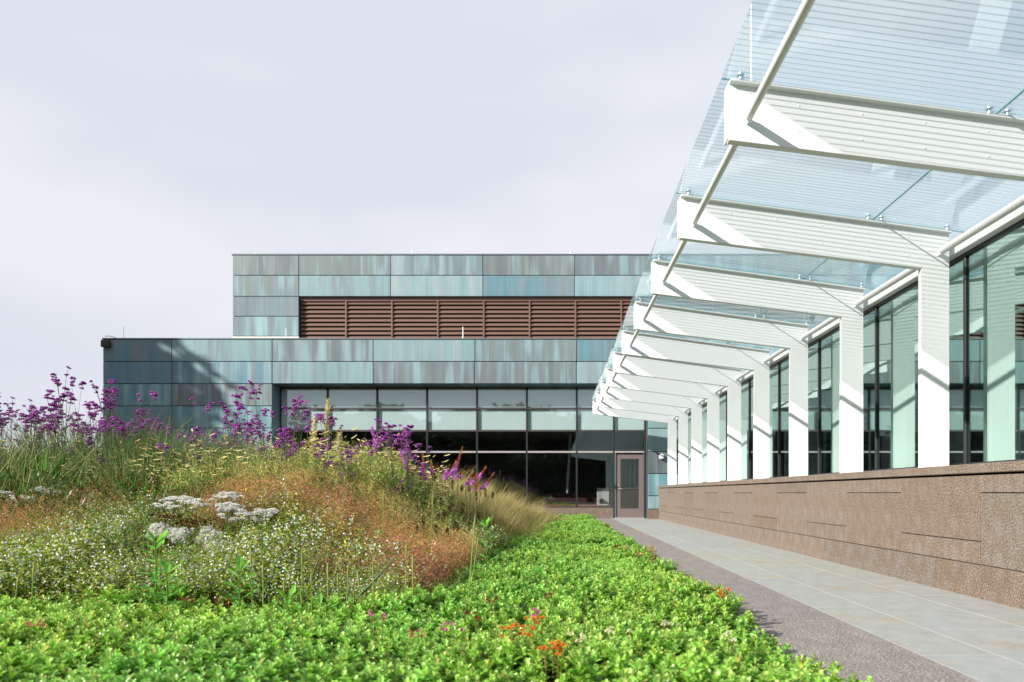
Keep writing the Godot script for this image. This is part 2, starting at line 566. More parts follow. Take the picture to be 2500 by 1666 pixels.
func copper_building() -> void:
	rng.seed = 1037
	var b := thing("copper_clad_building", "low flat-roofed building clad in streaky blue-green copper panels", "building", Vector3.ZERO)
	var zl := -22.75; var zg := -23.4; var zu := -25.0
	# walls behind the sheets
	var lw := holder("lower_wall", b)
	slab("backing", Vector3(-15.0, -0.3, -22.80), Vector3(-9.41, 5.98, -30.0), M.backing, lw, 0.0)
	slab("backing", Vector3(-9.41, 4.53, -22.80), Vector3(18.0, 5.98, -23.45), M.backing, lw, 0.0)
	slab("backing", Vector3(3.16, -0.3, -22.80), Vector3(4.6, 4.53, -23.4), M.backing, lw, 0.0)
	slab("roof_deck", Vector3(-15.0, 5.98, -22.82), Vector3(18.0, 6.02, -25.0), M.roofing, lw, 0.0)
	slab("roof_deck", Vector3(-9.41, 5.6, -23.45), Vector3(18.0, 5.975, -31.0), M.backing, lw, 0.0)
	var xs := [-15.03, -12.74, -9.39, -6.02, -2.63, 0.76, 4.14, 7.5, 10.9, 14.3, 17.7]
	var ys := [5.985, 5.25, 4.51, 3.77, 3.03, 2.29, 1.55, 0.81, 0.05]
	var cells := {"0,0": 31, "1,0": 3, "2,0": 9, "3,0": 1, "4,0": 8, "5,0": 30, "0,1": 7, "1,1": 20, "2,1": 22, "3,1": 13, "4,1": 24, "5,1": 12, "0,2": 25, "1,2": 24, "0,3": 31, "1,3": 20, "0,4": 7, "1,4": 25}
	for i in xs.size() - 1:
		for j in ys.size() - 1:
			if j > 1 and i > 1: continue
			copper_panel("copper_panel", xs[i], xs[i + 1], ys[j + 1], ys[j], zl, lw, cells.get("%d,%d" % [i, j], -1))
	# side face and soffit/jamb returns
	for j in ys.size() - 1:
		var g := Geo.new()
		g.cbox(Vector3(-15.04, (ys[j] + ys[j + 1]) / 2, -26.4), Vector3(0.03, 0.72, 7.2), 0.004)
		g.uv_front(Vector2(-15.1, ys[j + 1]), Vector2(-15.0, ys[j]), Rect2(0, j / 8.0, 0.2, 0.12))
		build("side_panel", g, M.copper, lw)
	var gs := Geo.new()
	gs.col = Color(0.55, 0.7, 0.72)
	gs.cbox(Vector3(-3.13, 4.505, -23.09), Vector3(12.5, 0.03, 0.60), 0.004)
	gs.uv_front(Vector2(-9.4, 4.4), Vector2(3.2, 4.6), Rect2(0.01, 0.01, 0.22, 0.1))
	build("soffit", gs, M.copper, lw)
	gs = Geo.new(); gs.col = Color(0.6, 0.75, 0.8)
	gs.cbox(Vector3(-9.40, 2.25, -23.09), Vector3(0.03, 4.5, 0.60), 0.004)
	gs.uv_front(Vector2(-9.5, 0), Vector2(-9.3, 4.5), Rect2(0.26, 0.01, 0.1, 0.1))
	build("jamb_panel", gs, M.copper, lw)
	slab("parapet_cap", Vector3(-15.06, 5.985, -22.735), Vector3(18.0, 6.035, -22.95), M.cap_metal, lw, 0.008)
	# narrow stack of sheets right of the door
	var strip := [4.51, 3.79, 3.02, 2.25, 1.51, 0.77, 0.33]
	var strip_cells := [28, 10, 17, 13, 20, 25]
	for j in strip.size() - 1:
		copper_panel("copper_panel", 3.135, 4.55, strip[j + 1], strip[j], zl, lw, strip_cells[j], [0.8, 0.9, 0.95, 0.62, 1.12, 1.1][j])
	var gp := Geo.new(); gp.col = Color(0.95, 0.9, 0.85)
	gp.cbox(Vector3(3.85, 0.0, -22.79), Vector3(1.43, 0.65, 0.06), 0.004)
	build("plinth_stone", gp, M.wall_granite, lw)

	# upper block with louvre band
	var uw := holder("upper_wall", b)
	slab("backing", Vector3(-11.75, 5.5, zu - 0.05), Vector3(-9.35, 9.56, -36.0), M.backing, uw, 0.0)
	slab("backing", Vector3(-9.35, 8.06, zu - 0.05), Vector3(18.0, 9.56, -36.0), M.backing, uw, 0.0)
	slab("backing", Vector3(-9.35, 5.5, zu - 0.45), Vector3(18.0, 8.06, -36.0), M.louvre_dark, uw, 0.0)
	var ux := [-11.77, -9.34, -5.98, -2.6, 0.77, 4.15, 7.5, 10.9, 14.3, 17.7]
	var uy := [9.58, 8.84, 8.07, 7.34, 6.61]
	var ucells := {"0,0": 18, "1,0": 16, "2,0": 2, "3,0": 6, "4,0": 0, "0,1": 8, "1,1": 3, "2,1": 14, "3,1": 7, "4,1": 17, "0,2": 21, "0,3": 5}
	for i in ux.size() - 1:
		for j in 4:
			if j > 1 and i > 0: continue
			copper_panel("copper_panel", ux[i], ux[i + 1], uy[j + 1], uy[j], zu, uw, ucells.get("%d,%d" % [i, j], -1), 1.05)
	slab("base_flashing", Vector3(-11.77, 6.3, zu - 0.01), Vector3(-9.34, 6.605, zu - 0.04), M.roofing, uw)
	slab("parapet_cap", Vector3(-11.80, 9.58, zu + 0.015), Vector3(18.0, 9.63, zu - 0.25), M.cap_metal, uw, 0.008)
	var lv := holder("louvre", b)
	var zs := zu - 0.12
	slab("head_rail", Vector3(-9.33, 7.93, zs), Vector3(17.7, 8.05, zs - 0.08), M.louvre_paint, lv)
	slab("sill_rail", Vector3(-9.33, 6.40, zs + 0.02), Vector3(17.7, 6.57, zs - 0.08), M.louvre_paint, lv)
	var x := -9.34
	var lx := []
	while x < 17.8:
		lx.append(x); x += 1.69
	for i in lx.size():
		if i > 0 and i < lx.size() - 1:
			slab("mullion", Vector3(lx[i] - 0.028, 6.57, zs + 0.006), Vector3(lx[i] + 0.028, 7.95, zs - 0.1), M.louvre_paint, lv)
		if i == lx.size() - 1: continue
		for s in 9:
			var yy := 7.87 - s * 0.158
			var g := Geo.new()
			g.cbox(Vector3(lx[i] + 0.845, yy, zs - 0.05), Vector3(1.64, 0.135, 0.012), 0.003, Basis(Vector3.RIGHT, -0.55))
			build("slat", g, M.louvre_paint, lv)

	# window wall
	var cw := holder("window_wall", b)
	var mx := [-9.38, -7.75, -6.05, -4.34, -2.63, -0.92, 0.79, 2.06, 3.13]
	var ty := [4.47, 3.77, 3.0, 2.27, 0.40]
	for i in mx.size() - 1:
		for j in 4:
			if i == 7 and j == 3: continue
			slab("glass_pane", Vector3(mx[i] + 0.03, ty[j + 1] + 0.03, zg - 0.01), Vector3(mx[i + 1] - 0.03, ty[j] - 0.03, zg - 0.016), M.facade_glass, cw, 0.0)
			if j < 2:
				slab("spandrel_panel", Vector3(mx[i] + 0.03, ty[j + 1] + 0.03, zg - 0.05), Vector3(mx[i + 1] - 0.03, ty[j] - 0.03, zg - 0.07), M.spandrel, cw, 0.0)
	for i in mx.size():
		var y0 := 0.37 if i < 7 else 0.0
		slab("mullion", Vector3(mx[i] - 0.03, y0, zg + 0.035), Vector3(mx[i] + 0.03, 4.49, zg - 0.11), M.dark_frame, cw)
	for j in 5:
		for i in mx.size() - 1:
			if i == 7 and j == 4: continue
			var tm = M.bronze_frame
			if j == 3: tm = M.pale_transom
			slab("transom", Vector3(mx[i] + 0.03, ty[j] - 0.03, zg + (0.06 if j == 3 else 0.03)), Vector3(mx[i + 1] - 0.03, ty[j] + 0.03, zg - 0.11), tm, cw)
	gp = Geo.new()
	gp.cbox(Vector3(-3.66, 0.05, -23.43), Vector3(11.4, 0.62, 0.14), 0.004)
	build("plinth_stone", gp, M.wall_granite, cw)

	# door
	var dr := holder("door", b)
	var zd := zg + 0.02
	slab("door_frame", Vector3(2.09, 0.0, zg + 0.05), Vector3(2.135, 2.235, zg - 0.08), M.cap_metal, dr)
	slab("door_frame", Vector3(3.075, 0.0, zg + 0.05), Vector3(3.10, 2.235, zg - 0.08), M.cap_metal, dr)
	slab("door_stile", Vector3(2.145, 0.03, zd), Vector3(2.29, 2.18, zd - 0.045), M.door_paint, dr)
	slab("door_stile", Vector3(2.92, 0.03, zd), Vector3(3.07, 2.18, zd - 0.045), M.door_paint, dr)
	slab("door_rail", Vector3(2.29, 2.03, zd - 0.001), Vector3(2.92, 2.18, zd - 0.044), M.door_paint, dr)
	slab("door_rail", Vector3(2.29, 0.03, zd - 0.001), Vector3(2.92, 0.33, zd - 0.044), M.door_paint, dr)
	slab("glass_pane", Vector3(2.29, 0.33, zd - 0.02), Vector3(2.92, 2.03, zd - 0.028), M.facade_glass, dr, 0.0)
	slab("push_bar", Vector3(2.29, 1.0, zd - 0.06), Vector3(2.92, 1.04, zd - 0.10), M.dark_frame, dr)
	slab("threshold", Vector3(2.09, -0.01, zg + 0.10), Vector3(3.10, 0.025, zg - 0.1), M.steel, dr)
	slab("card_reader", Vector3(2.07, 1.02, zg + 0.085), Vector3(2.13, 1.15, zg + 0.05), M.black_plastic, dr)
	var g := Geo.new()
	g.dome(Vector3(2.225, 1.01, zd), 0.028, 0.02, Vector3(0, 0, 1), 10)
	g.tube([Vector3(2.225, 1.01, zd), Vector3(2.225, 1.01, zd + 0.06)], [0.011, 0.011])
	g.tube([Vector3(2.215, 1.01, zd + 0.06), Vector3(2.35, 1.01, zd + 0.06)], [0.012, 0.010])
	g.dome(Vector3(2.225, 1.12, zd), 0.022, 0.015, Vector3(0, 0, 1), 10)
	build("door_handle", g, M.steel, dr)

func interior() -> void:
	# the room behind the window wall, closed on all sides
	var r := Node3D.new(); r.name = "room"; add_child(r); tag(r, "", "", "", "structure")
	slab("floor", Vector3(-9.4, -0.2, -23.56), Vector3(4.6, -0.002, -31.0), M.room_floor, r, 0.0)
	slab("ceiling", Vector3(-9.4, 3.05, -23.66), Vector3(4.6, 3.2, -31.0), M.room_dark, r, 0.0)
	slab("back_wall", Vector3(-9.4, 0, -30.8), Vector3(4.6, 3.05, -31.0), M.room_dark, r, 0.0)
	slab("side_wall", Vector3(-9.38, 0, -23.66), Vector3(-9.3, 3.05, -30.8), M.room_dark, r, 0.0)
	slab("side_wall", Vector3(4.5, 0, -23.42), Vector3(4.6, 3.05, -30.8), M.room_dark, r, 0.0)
	var g := Geo.new()
	g.tube([Vector3(-6.1, 0, -25.2), Vector3(-6.1, 3.05, -25.2)], [0.24, 0.24], 20, false)
	tag(build("round_column", g, M.room_white), "pale round column behind the dark glass left of the mound's purple spikes", "column")
	g = Geo.new()
	g.tube([Vector3(0.45, 0, -25.4), Vector3(0.62, 3.05, -25.4)], [0.05, 0.05], 12, false)
	tag(build("slanted_post", g, M.room_white), "thin pale slanting post inside the dark glazed room", "post")
	var s := thing("sofa", "low orange and maroon sofa seen through the glass left of the door", "sofa", Vector3(0.75, 0, -24.7))
	slab("seat", Vector3(-1.0, 0.12, -0.4), Vector3(0.9, 0.45, 0.4), M.sofa_orange, s, 0.05)
	slab("backrest", Vector3(-1.0, 0.45, -0.42), Vector3(0.9, 0.86, -0.2), M.sofa_maroon, s, 0.05)
	slab("armrest", Vector3(0.9, 0.1, -0.42), Vector3(1.06, 0.66, 0.4), M.sofa_maroon, s, 0.04)
	slab("armrest", Vector3(-1.16, 0.1, -0.42), Vector3(-1.0, 0.66, 0.4), M.sofa_maroon, s, 0.04)
	var c := thing("chair", "pale high-backed chair inside the glass next to the door", "chair", Vector3(1.78, 0, -24.5))
	slab("backrest", Vector3(-0.22, 0.45, -0.2), Vector3(0.22, 1.05, -0.16), M.room_white, c, 0.015)
	slab("seat", Vector3(-0.22, 0.42, -0.2), Vector3(0.22, 0.47, 0.24), M.room_white, c, 0.012)
	for lx in [-0.2, 0.2]:
		for lz in [-0.17, 0.2]:
			slab("leg", Vector3(lx - 0.015, 0, lz - 0.015), Vector3(lx + 0.015, 0.42, lz + 0.015), M.wood, c)

# ================================================================ stone wall
func stone_wall() -> void:
	rng.seed = 1074
	var w := thing("stone_wall", "low brown granite wall running along the path under the white frames", "wall", Vector3.ZERO)
	slab("core", Vector3(3.512, -0.3, 2.0), Vector3(4.2, 1.0, -22.73), M.wall_joint, w, 0.0)
	var piece := func(called, y0, y1, z0, z1):
		var g := Geo.new()
		var k := rnd(0.86, 1.12)
		g.col = granite_tint(k, rnd(-0.06, 0.06))
		g.cbox(Vector3(3.525 + rnd(-0.002, 0.002), (y0 + y1) / 2, (z0 + z1) / 2), Vector3(0.055, y1 - y0 - 0.008, absf(z1 - z0) - 0.007), 0.003)
		build(called, g, M.wall_granite, w)
	var z := 2.08
	var odd := false
	while z > -22.73:
		var z2 := maxf(z - 1.28, -22.73)
		if odd:
			piece.call("stone", 0.279, 0.87, z, z2); piece.call("stone", 0.87, 1.018, z, z2)
		else:
			piece.call("stone", 0.279, 0.469, z, z2); piece.call("stone", 0.469, 1.018, z, z2)
		odd = not odd
		z = z2
	z = 1.43
	piece.call("base_stone", -0.04, 0.279, 2.08, 1.43)
	while z > -22.73:
		var z2 := maxf(z - 2.56, -22.73)
		piece.call("base_stone", -0.04, 0.279, z, z2)
		z = z2
	z = 2.08
	while z > -22.73:
		var z2 := maxf(z - 1.87, -22.73)
		var g := Geo.new()
		g.col = granite_tint(rnd(0.92, 1.05), rnd(-0.04, 0.04))
		g.cbox(Vector3(3.86, 1.072, (z + z2) / 2), Vector3(0.76, 0.078, z - z2 - 0.006), 0.006)
		build("coping_stone", g, M.wall_granite, w)
		z = z2

# ================================================================ glazed walkway with canopy
const BAY := 1.87
func rib_z(k: int) -> float:
	return -(3.62 + k - 1) * BAY

func slope_y(x: float) -> float:         # top of the beams
	return 3.79 - 0.136 * (x - 1.26)

func walkway() -> void:
	var b := thing("glazed_walkway", "glazed walkway of white steel frames with a cantilevered glass canopy", "walkway", Vector3.ZERO)
	var first := -3; var last := 9
	# one outline for column and beam
	var poly := PackedVector2Array([Vector2(1.262, 3.785), Vector2(1.262, 3.405), Vector2(3.632, 3.108), Vector2(3.632, 1.112), Vector2(3.905, 1.112), Vector2(3.905, 3.426)])
	var ids := Geometry2D.triangulate_polygon(poly)
	var rg := Geo.new()
	for s in [1.0, -1.0]:
		for i in range(0, ids.size(), 3):
			var p := []
			for q in 3: p.append(Vector3(poly[ids[i + q]].x, poly[ids[i + q]].y, 0.03 * s))
			rg.face(p, Vector3(0, 0, s))
	for i in poly.size():
		var p := poly[i]; var q := poly[(i + 1) % poly.size()]
		var o := Vector3(-(q - p).y, (q - p).x, 0)
		if Geometry2D.is_point_in_polygon((p + q) / 2 + Vector2(o.x, o.y).normalized() * 0.01, poly): o = -o
		rg.face([Vector3(p.x, p.y, 0.03), Vector3(q.x, q.y, 0.03), Vector3(q.x, q.y, -0.03), Vector3(p.x, p.y, -0.03)], o)
	var rib_mesh := rg.mesh()
	var bar := func(x0, y0, x1, y1, th, wd, bev, zc):
		var g := Geo.new()
		var d := Vector3(x1 - x0, y1 - y0, 0)
		g.cbox(Vector3((x0 + x1) / 2, (y0 + y1) / 2, zc), Vector3(d.length(), th, wd), bev, Basis(Vector3.BACK, atan2(d.y, d.x)))
		return g.mesh()
	var top_flange: Mesh = bar.call(1.25, 3.797, 3.91, 3.434, 0.02, 0.15, 0.003, 0.0)
	var low_flange: Mesh = bar.call(1.25, 3.397, 3.632, 3.0985, 0.02, 0.066, 0.003, 0.0)
	var eg := Geo.new(); eg.cbox(Vector3(1.251, 3.597, -0.022), Vector3(0.02, 0.39, 0.10), 0.003)
	var end_plate := eg.mesh()
	var bg := Geo.new()
	for x in [1.36, 1.75, 2.2, 2.65, 3.1, 3.5]:
		for yo in [-0.09, -0.27]:
			bg.dome(Vector3(x, slope_y(x) + yo, 0.03), 0.010, 0.004, Vector3(0, 0, 1), 8)
	for y in [2.95, 2.72, 2.3, 2.08, 1.9, 1.65, 1.5, 3.1]:
		for x in [3.70, 3.85]:
			bg.dome(Vector3(x, y, 0.03), 0.008, 0.004, Vector3(0, 0, 1), 8)
	var bolts := bg.mesh()
	var sg := Geo.new()
	for x in [1.33, 3.10, 3.23, 3.88]:
		var y := slope_y(x)
		sg.tube([Vector3(x, y + 0.01, 0.04), Vector3(x, y + 0.05, 0.04)], [0.012, 0.012], 8)
		sg.tube([Vector3(x, y + 0.025, 0.04), Vector3(x, y + 0.032, 0.04)], [0.026, 0.026], 12)
		sg.tube([Vector3(x, y + 0.064, 0.04), Vector3(x, y + 0.074, 0.04)], [0.027, 0.021], 12)
	var fixing := sg.mesh()
	var pin := Geo.new()
	pin.cbox(Vector3(1.38, 3.525, 0.055), Vector3(0.016, 0.055, 0.05), 0.002)
	pin.cbox(Vector3(1.38, 3.525, -0.055), Vector3(0.016, 0.055, 0.05), 0.002)
	pin.cbox(Vector3(3.80, 3.235, 0.06), Vector3(0.016, 0.05, 0.06), 0.002)
	var pin_mesh := pin.mesh()
	var pg := Geo.new()
	pg.tube([Vector3(1.38, 3.53, -0.075), Vector3(1.38, 3.53, -BAY + 0.075)], [0.03, 0.03], 20)
	var purlin := pg.mesh()
	pg = Geo.new()
	pg.tube([Vector3(3.80, 3.24, -0.10), Vector3(3.80, 3.24, -BAY + 0.10)], [0.036, 0.036], 20)
	var gutter := pg.mesh()

	# glass panes with printed lines
	var pane := func(x0, x1):
		var g := Geo.new()
		var y0 := slope_y(x0) + 0.048; var y1 := slope_y(x1) + 0.048
		var d := Vector3(x1 - x0, y1 - y0, 0)
		g.cbox(Vector3((x0 + x1) / 2, (y0 + y1) / 2, -BAY / 2), Vector3(d.length(), 0.014, BAY - 0.012), 0.0, Basis(Vector3.BACK, atan2(d.y, d.x)))
		return g.mesh()
	var frit := func(x0, x1):
		var g := Geo.new()
		var count := 34
		for i in count:
			var z := -BAY * (i + 0.5) / count
			var h := 0.0052
			var a := Vector3(x0 + 0.005, slope_y(x0) + 0.059, z); var c := Vector3(x1 - 0.005, slope_y(x1) + 0.059, z)
			g.quad(a + Vector3(0, 0, h), c + Vector3(0, 0, h), c - Vector3(0, 0, h), a - Vector3(0, 0, h))
		return g.mesh()
	var pane_a: Mesh = pane.call(1.20, 3.155); var pane_b: Mesh = pane.call(3.17, 4.12)
	var frit_a: Mesh = frit.call(1.20, 3.155); var frit_b: Mesh = frit.call(3.17, 4.12)
	var jg := Geo.new()
	jg.cbox(Vector3(3.1625, slope_y(3.1625) + 0.048, -BAY / 2), Vector3(0.012, 0.010, BAY - 0.012), 0.0)
	var joint := jg.mesh()
	jg = Geo.new()
	jg.cbox(Vector3(2.66, slope_y(2.66) + 0.048, 0), Vector3(2.93, 0.010, 0.008), 0.0, Basis(Vector3.BACK, -atan(0.136)))
	var cross_joint := jg.mesh()

	for k in range(first, last + 1):
		var z := rib_z(k)
		var rib := obj("rib", rib_mesh, M.white_paint, b)
		rib.position.z = z
		obj("flange", top_flange, M.white_paint, rib)
		obj("flange", low_flange, M.white_paint, rib)
		obj("end_plate", end_plate, M.white_paint, rib)
		if k >= 0 and k < 4:
			obj("rivet", bolts, M.white_trim, rib).set_meta("kind", "stuff")
		obj("glass_fixing", fixing, M.steel, rib)
		obj("pin_bracket", pin_mesh, M.white_trim, rib)
		if k == last: continue
		var pu := obj("purlin", purlin, M.white_trim, b); pu.position.z = z
		var gu := obj("inner_tube", gutter, M.white_trim, b); gu.position.z = z
		for q in 2:
			var pn := obj("canopy_pane", [pane_a, pane_b][q], M.canopy_glass, b)
			pn.position.z = z
			obj("printed_line", [frit_a, frit_b][q], M.frit, pn).set_meta("kind", "stuff")
		var jo := obj("pane_joint", joint, M.joint_green, b); jo.position.z = z
		var cj := obj("pane_joint", cross_joint, M.joint_green, b); cj.position.z = z
		# window bay: head, sill, frames, pane
		var z2 := rib_z(k + 1)
		slab("header", Vector3(3.99, 3.25, z), Vector3(4.10, 3.40, z2), M.white_trim, b, 0.004)
		slab("glass_pane", Vector3(4.093, 1.16, z - 0.03), Vector3(4.101, 3.22, z2 + 0.03), M.corridor_glass, b, 0.0)
		slab("window_head", Vector3(4.07, 3.215, z - 0.026), Vector3(4.13, 3.25, z2 + 0.026), M.dark_frame, b)
		slab("window_sill", Vector3(4.07, 1.112, z - 0.026), Vector3(4.13, 1.165, z2 + 0.026), M.dark_frame, b)
		slab("mullion", Vector3(4.070, 1.112, z + 0.018), Vector3(4.14, 3.25, z - 0.018), M.dark_frame, b)

	# the passage behind the glass: floor, far columns, far glass, roof
	var za := rib_z(first); var zb := rib_z(last)
	slab("passage_floor", Vector3(4.2, -0.2, za), Vector3(6.9, 0.02, zb - 1.1), M.passage_floor, b, 0.0)
	slab("far_wall", Vector3(6.7, 0.02, za), Vector3(6.9, 1.0, zb - 1.1), M.passage_wall, b, 0.0)
	slab("passage_roof", Vector3(4.13, 3.30, za), Vector3(7.0, 3.42, zb - 1.1), M.white_trim, b, 0.0)
	slab("end_wall", Vector3(4.2, 0.02, za + 0.1), Vector3(6.9, 3.30, za), M.passage_wall, b, 0.0)
	for k in range(first, last + 1):
		var z := rib_z(k)
		slab("far_column", Vector3(6.45, 0.02, z - 0.03), Vector3(6.7, 3.30, z + 0.03), M.white_paint, b)
		if k < last:
			slab("far_pane", Vector3(6.72, 1.0, z - 0.02), Vector3(6.728, 3.3, rib_z(k + 1) + 0.02), M.corridor_glass, b, 0.0)
	slab("glass_pane", Vector3(4.093, 1.16, zb - 0.03), Vector3(4.101, 3.22, -22.7), M.corridor_glass, b, 0.0)
	slab("header", Vector3(3.99, 3.25, zb), Vector3(4.10, 3.40, -22.7), M.white_trim, b, 0.004)

# ================================================================ trees out of frame, seen by their shade and in the glass
func crown_mesh(count: int, rx: float, ry: float, cy: float, sz: float, base: Color) -> Mesh:
	var g := Geo.new()
	var lobes := []
	for i in 14:
		var d := around(rnd(0, TAU), rnd(-0.7, 1.4)) * rnd(0.35, 0.75)
		lobes.append([Vector3(d.x * rx, cy + d.y * ry, d.z * rx), rnd(0.32, 0.5)])
	for i in count:
		var l = lobes[rng.randi() % lobes.size()]
		var d: Vector3 = around(rnd(0, TAU), asin(rnd(-1, 1))) * pow(rng.randf(), 0.45) * l[1]
		var p: Vector3 = l[0] + Vector3(d.x * rx, d.y * ry, d.z * rx)
		g.col = vary(base, 0.3)
		g.flat_leaf(p, around(rnd(0, TAU), rnd(-0.8, 0.8)), around(rnd(0, TAU), rnd(0.2, 1.5)), sz * rnd(0.7, 1.3), sz * rnd(0.5, 0.8))
	return g.mesh()

func trees() -> void:
	rng.seed = 1111
	var spots := [[-26.9, -14.9, 1.0, "tall leafy tree whose shade falls on the left copper panels"], [-33.5, -18.5, 0.9, "second leafy tree further left beyond the shading tree"]]
	var cm := crown_mesh(22000, 4.3, 4.8, 10.8, 0.45, Color(0.05, 0.09, 0.025))
	for s in spots:
		var t := thing("broadleaf_tree", s[3], "tree", Vector3(s[0], -0.35, s[1]))
		t.scale = Vector3.ONE * s[2]
		var g := Geo.new()
		g.col = Color(0.1, 0.075, 0.05)
		g.tube([Vector3(0, 0, 0), Vector3(0.1, 3, 0.1), Vector3(0, 6.5, 0), Vector3(0.2, 11, 0.1)], [0.38, 0.29, 0.22, 0.08], 10)
		for i in 9:
			var y := rnd(5.0, 10.0)
			var d := around(i * 2.4, rnd(0.3, 0.8))
			g.tube([Vector3(0.05, y, 0), Vector3(0.05, y, 0) + d * 1.5, Vector3(0.05, y + 0.3, 0) + d * 3.2], [0.11, 0.07, 0.02], 6)
		build("trunk", g, M.bark, t)
		obj("crown", cm, M.soft_leaf, t)
		t.rotation.y = 0.7 * s[2]
	var xf := []; var cols := []
	for i in 120:
		var an := rnd(-2.05, 2.05)
		var r := rnd(56, 90)
		var sc := rnd(1.1, 1.45)
		xf.append(Transform3D(Basis(Vector3.UP, rnd(0, TAU)).scaled(Vector3(sc * 1.25, sc, sc * 1.25)), Vector3(sin(an) * r, -1.0, cos(an) * r)))
		cols.append(tint(0.7, 1.1, 0.1))
	for i in 170:
		var an := rnd(-2.0, 2.0)
		var r := rnd(46, 60)
		var sc := rnd(0.5, 0.75)
		xf.append(Transform3D(Basis(Vector3.UP, rnd(0, TAU)).scaled(Vector3(sc * 1.6, sc, sc * 1.6)), Vector3(sin(an) * r, -1.6, cos(an) * r)))
		cols.append(tint(0.7, 1.1, 0.1))
	var wm := crown_mesh(2600, 5.5, 5.0, 6.0, 0.95, Color(0.035, 0.055, 0.022))
	scatter("distant_wood", "dark far-off wood mirrored as a low hill line in the upper window panes", "trees", wm, M.soft_leaf, xf, cols)

# ================================================================ planting
func plants() -> void:
	sedum()
	calamint()
	red_grass()
	grama()
	golden_foliage()
	loose_stems()
	verbena()
	singles()

func sedum() -> void:
	rng.seed = 1148
	var g := Geo.new()
	for s in 7:
		var an := rnd(0, TAU); var r := sqrt(rng.randf()) * 0.12
		var b := Vector3(cos(an) * r, 0, sin(an) * r)
		var lean := Vector3(rnd(-0.25, 0.25), 1, rnd(-0.25, 0.25)).normalized()
		var h := rnd(0.07, 0.17)
		g.col = Color(0.22, 0.26, 0.07) if s % 3 else Color(0.26, 0.12, 0.05)
		g.blade(b, lean, h, 0.006, Vector3.ZERO, 1)
		var a0 := rnd(0, TAU)
		for tier in 4:
			var hh: float = h * [0.45, 0.68, 0.88, 1.0][tier]
			var cnt: int = [3, 4, 5, 4][tier]
			for i in cnt:
				var aa := a0 + tier * 0.9 + TAU * i / cnt + rnd(-0.25, 0.25)
				var d := around(aa, [0.05, 0.25, 0.5, 1.0][tier] + rnd(-0.2, 0.2))
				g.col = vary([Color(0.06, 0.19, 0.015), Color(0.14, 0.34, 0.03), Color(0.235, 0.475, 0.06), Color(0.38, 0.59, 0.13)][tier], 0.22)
				if rng.randf() < 0.018: g.col = vary(Color(0.42, 0.42, 0.09), 0.2)
				elif rng.randf() < 0.008: g.col = vary(Color(0.2, 0.08, 0.03), 0.2)
				g.leaf(b + lean * hh, d, Vector3.UP, [0.046, 0.047, 0.041, 0.028][tier] * rnd(0.8, 1.15), [0.022, 0.025, 0.022, 0.014][tier] * rnd(0.85, 1.15), 0.12, 0.66)
	var m := g.mesh()
	var nn := noise2(31, 0.9)
	var n2 := noise2(77, 0.35)
	var xf := []; var cols := []
	var put := func(x, d):
		var k := n2.get_noise_2d(x, d)
		var y := mound(x, d) - 0.03 + nn.get_noise_2d(x, d) * 0.07 + rnd(-0.02, 0.025)
		if x > 1.02: y -= (x - 1.02) * 0.25
		xf.append(turn_at(Vector3(x, y, -d), rnd(0.85, 1.2), 0.2))
		var c := tint(0.66, 1.2, 0.09)
		c.r *= 1.0 + 0.22 * k; c.g *= 1.0 + 0.05 * k
		cols.append(c)
	var edge_n := noise2(9, 1.3)
	for i in 2700:                                              # the front bed
		var d := rnd(1.9, 4.85); var x := rnd(-4.6, 1.2)
		if d > 4.62 + 0.25 * edge_n.get_noise_2d(x, 0.0) and x < -0.95: continue
		if x > 1.13 + 0.1 * edge_n.get_noise_2d(d * 1.5, 50.0): continue
		put.call(x, d)
	for i in 5000:                                              # the run along the kerb
		var d := 4.8 + 16.8 * pow(rng.randf(), 1.25)
		var x := rnd(-1.25, 1.2)
		if x < edge_x(d) - 0.1 + 0.18 * edge_n.get_noise_2d(d, 20.0): continue
		if x > 1.14 + 0.1 * edge_n.get_noise_2d(d * 1.5, 50.0): continue
		put.call(x, d)
	scatter("sedum", "bright green succulent ground cover filling the front bed and kerb edge", "ground cover", m, M.leaf, xf, cols)

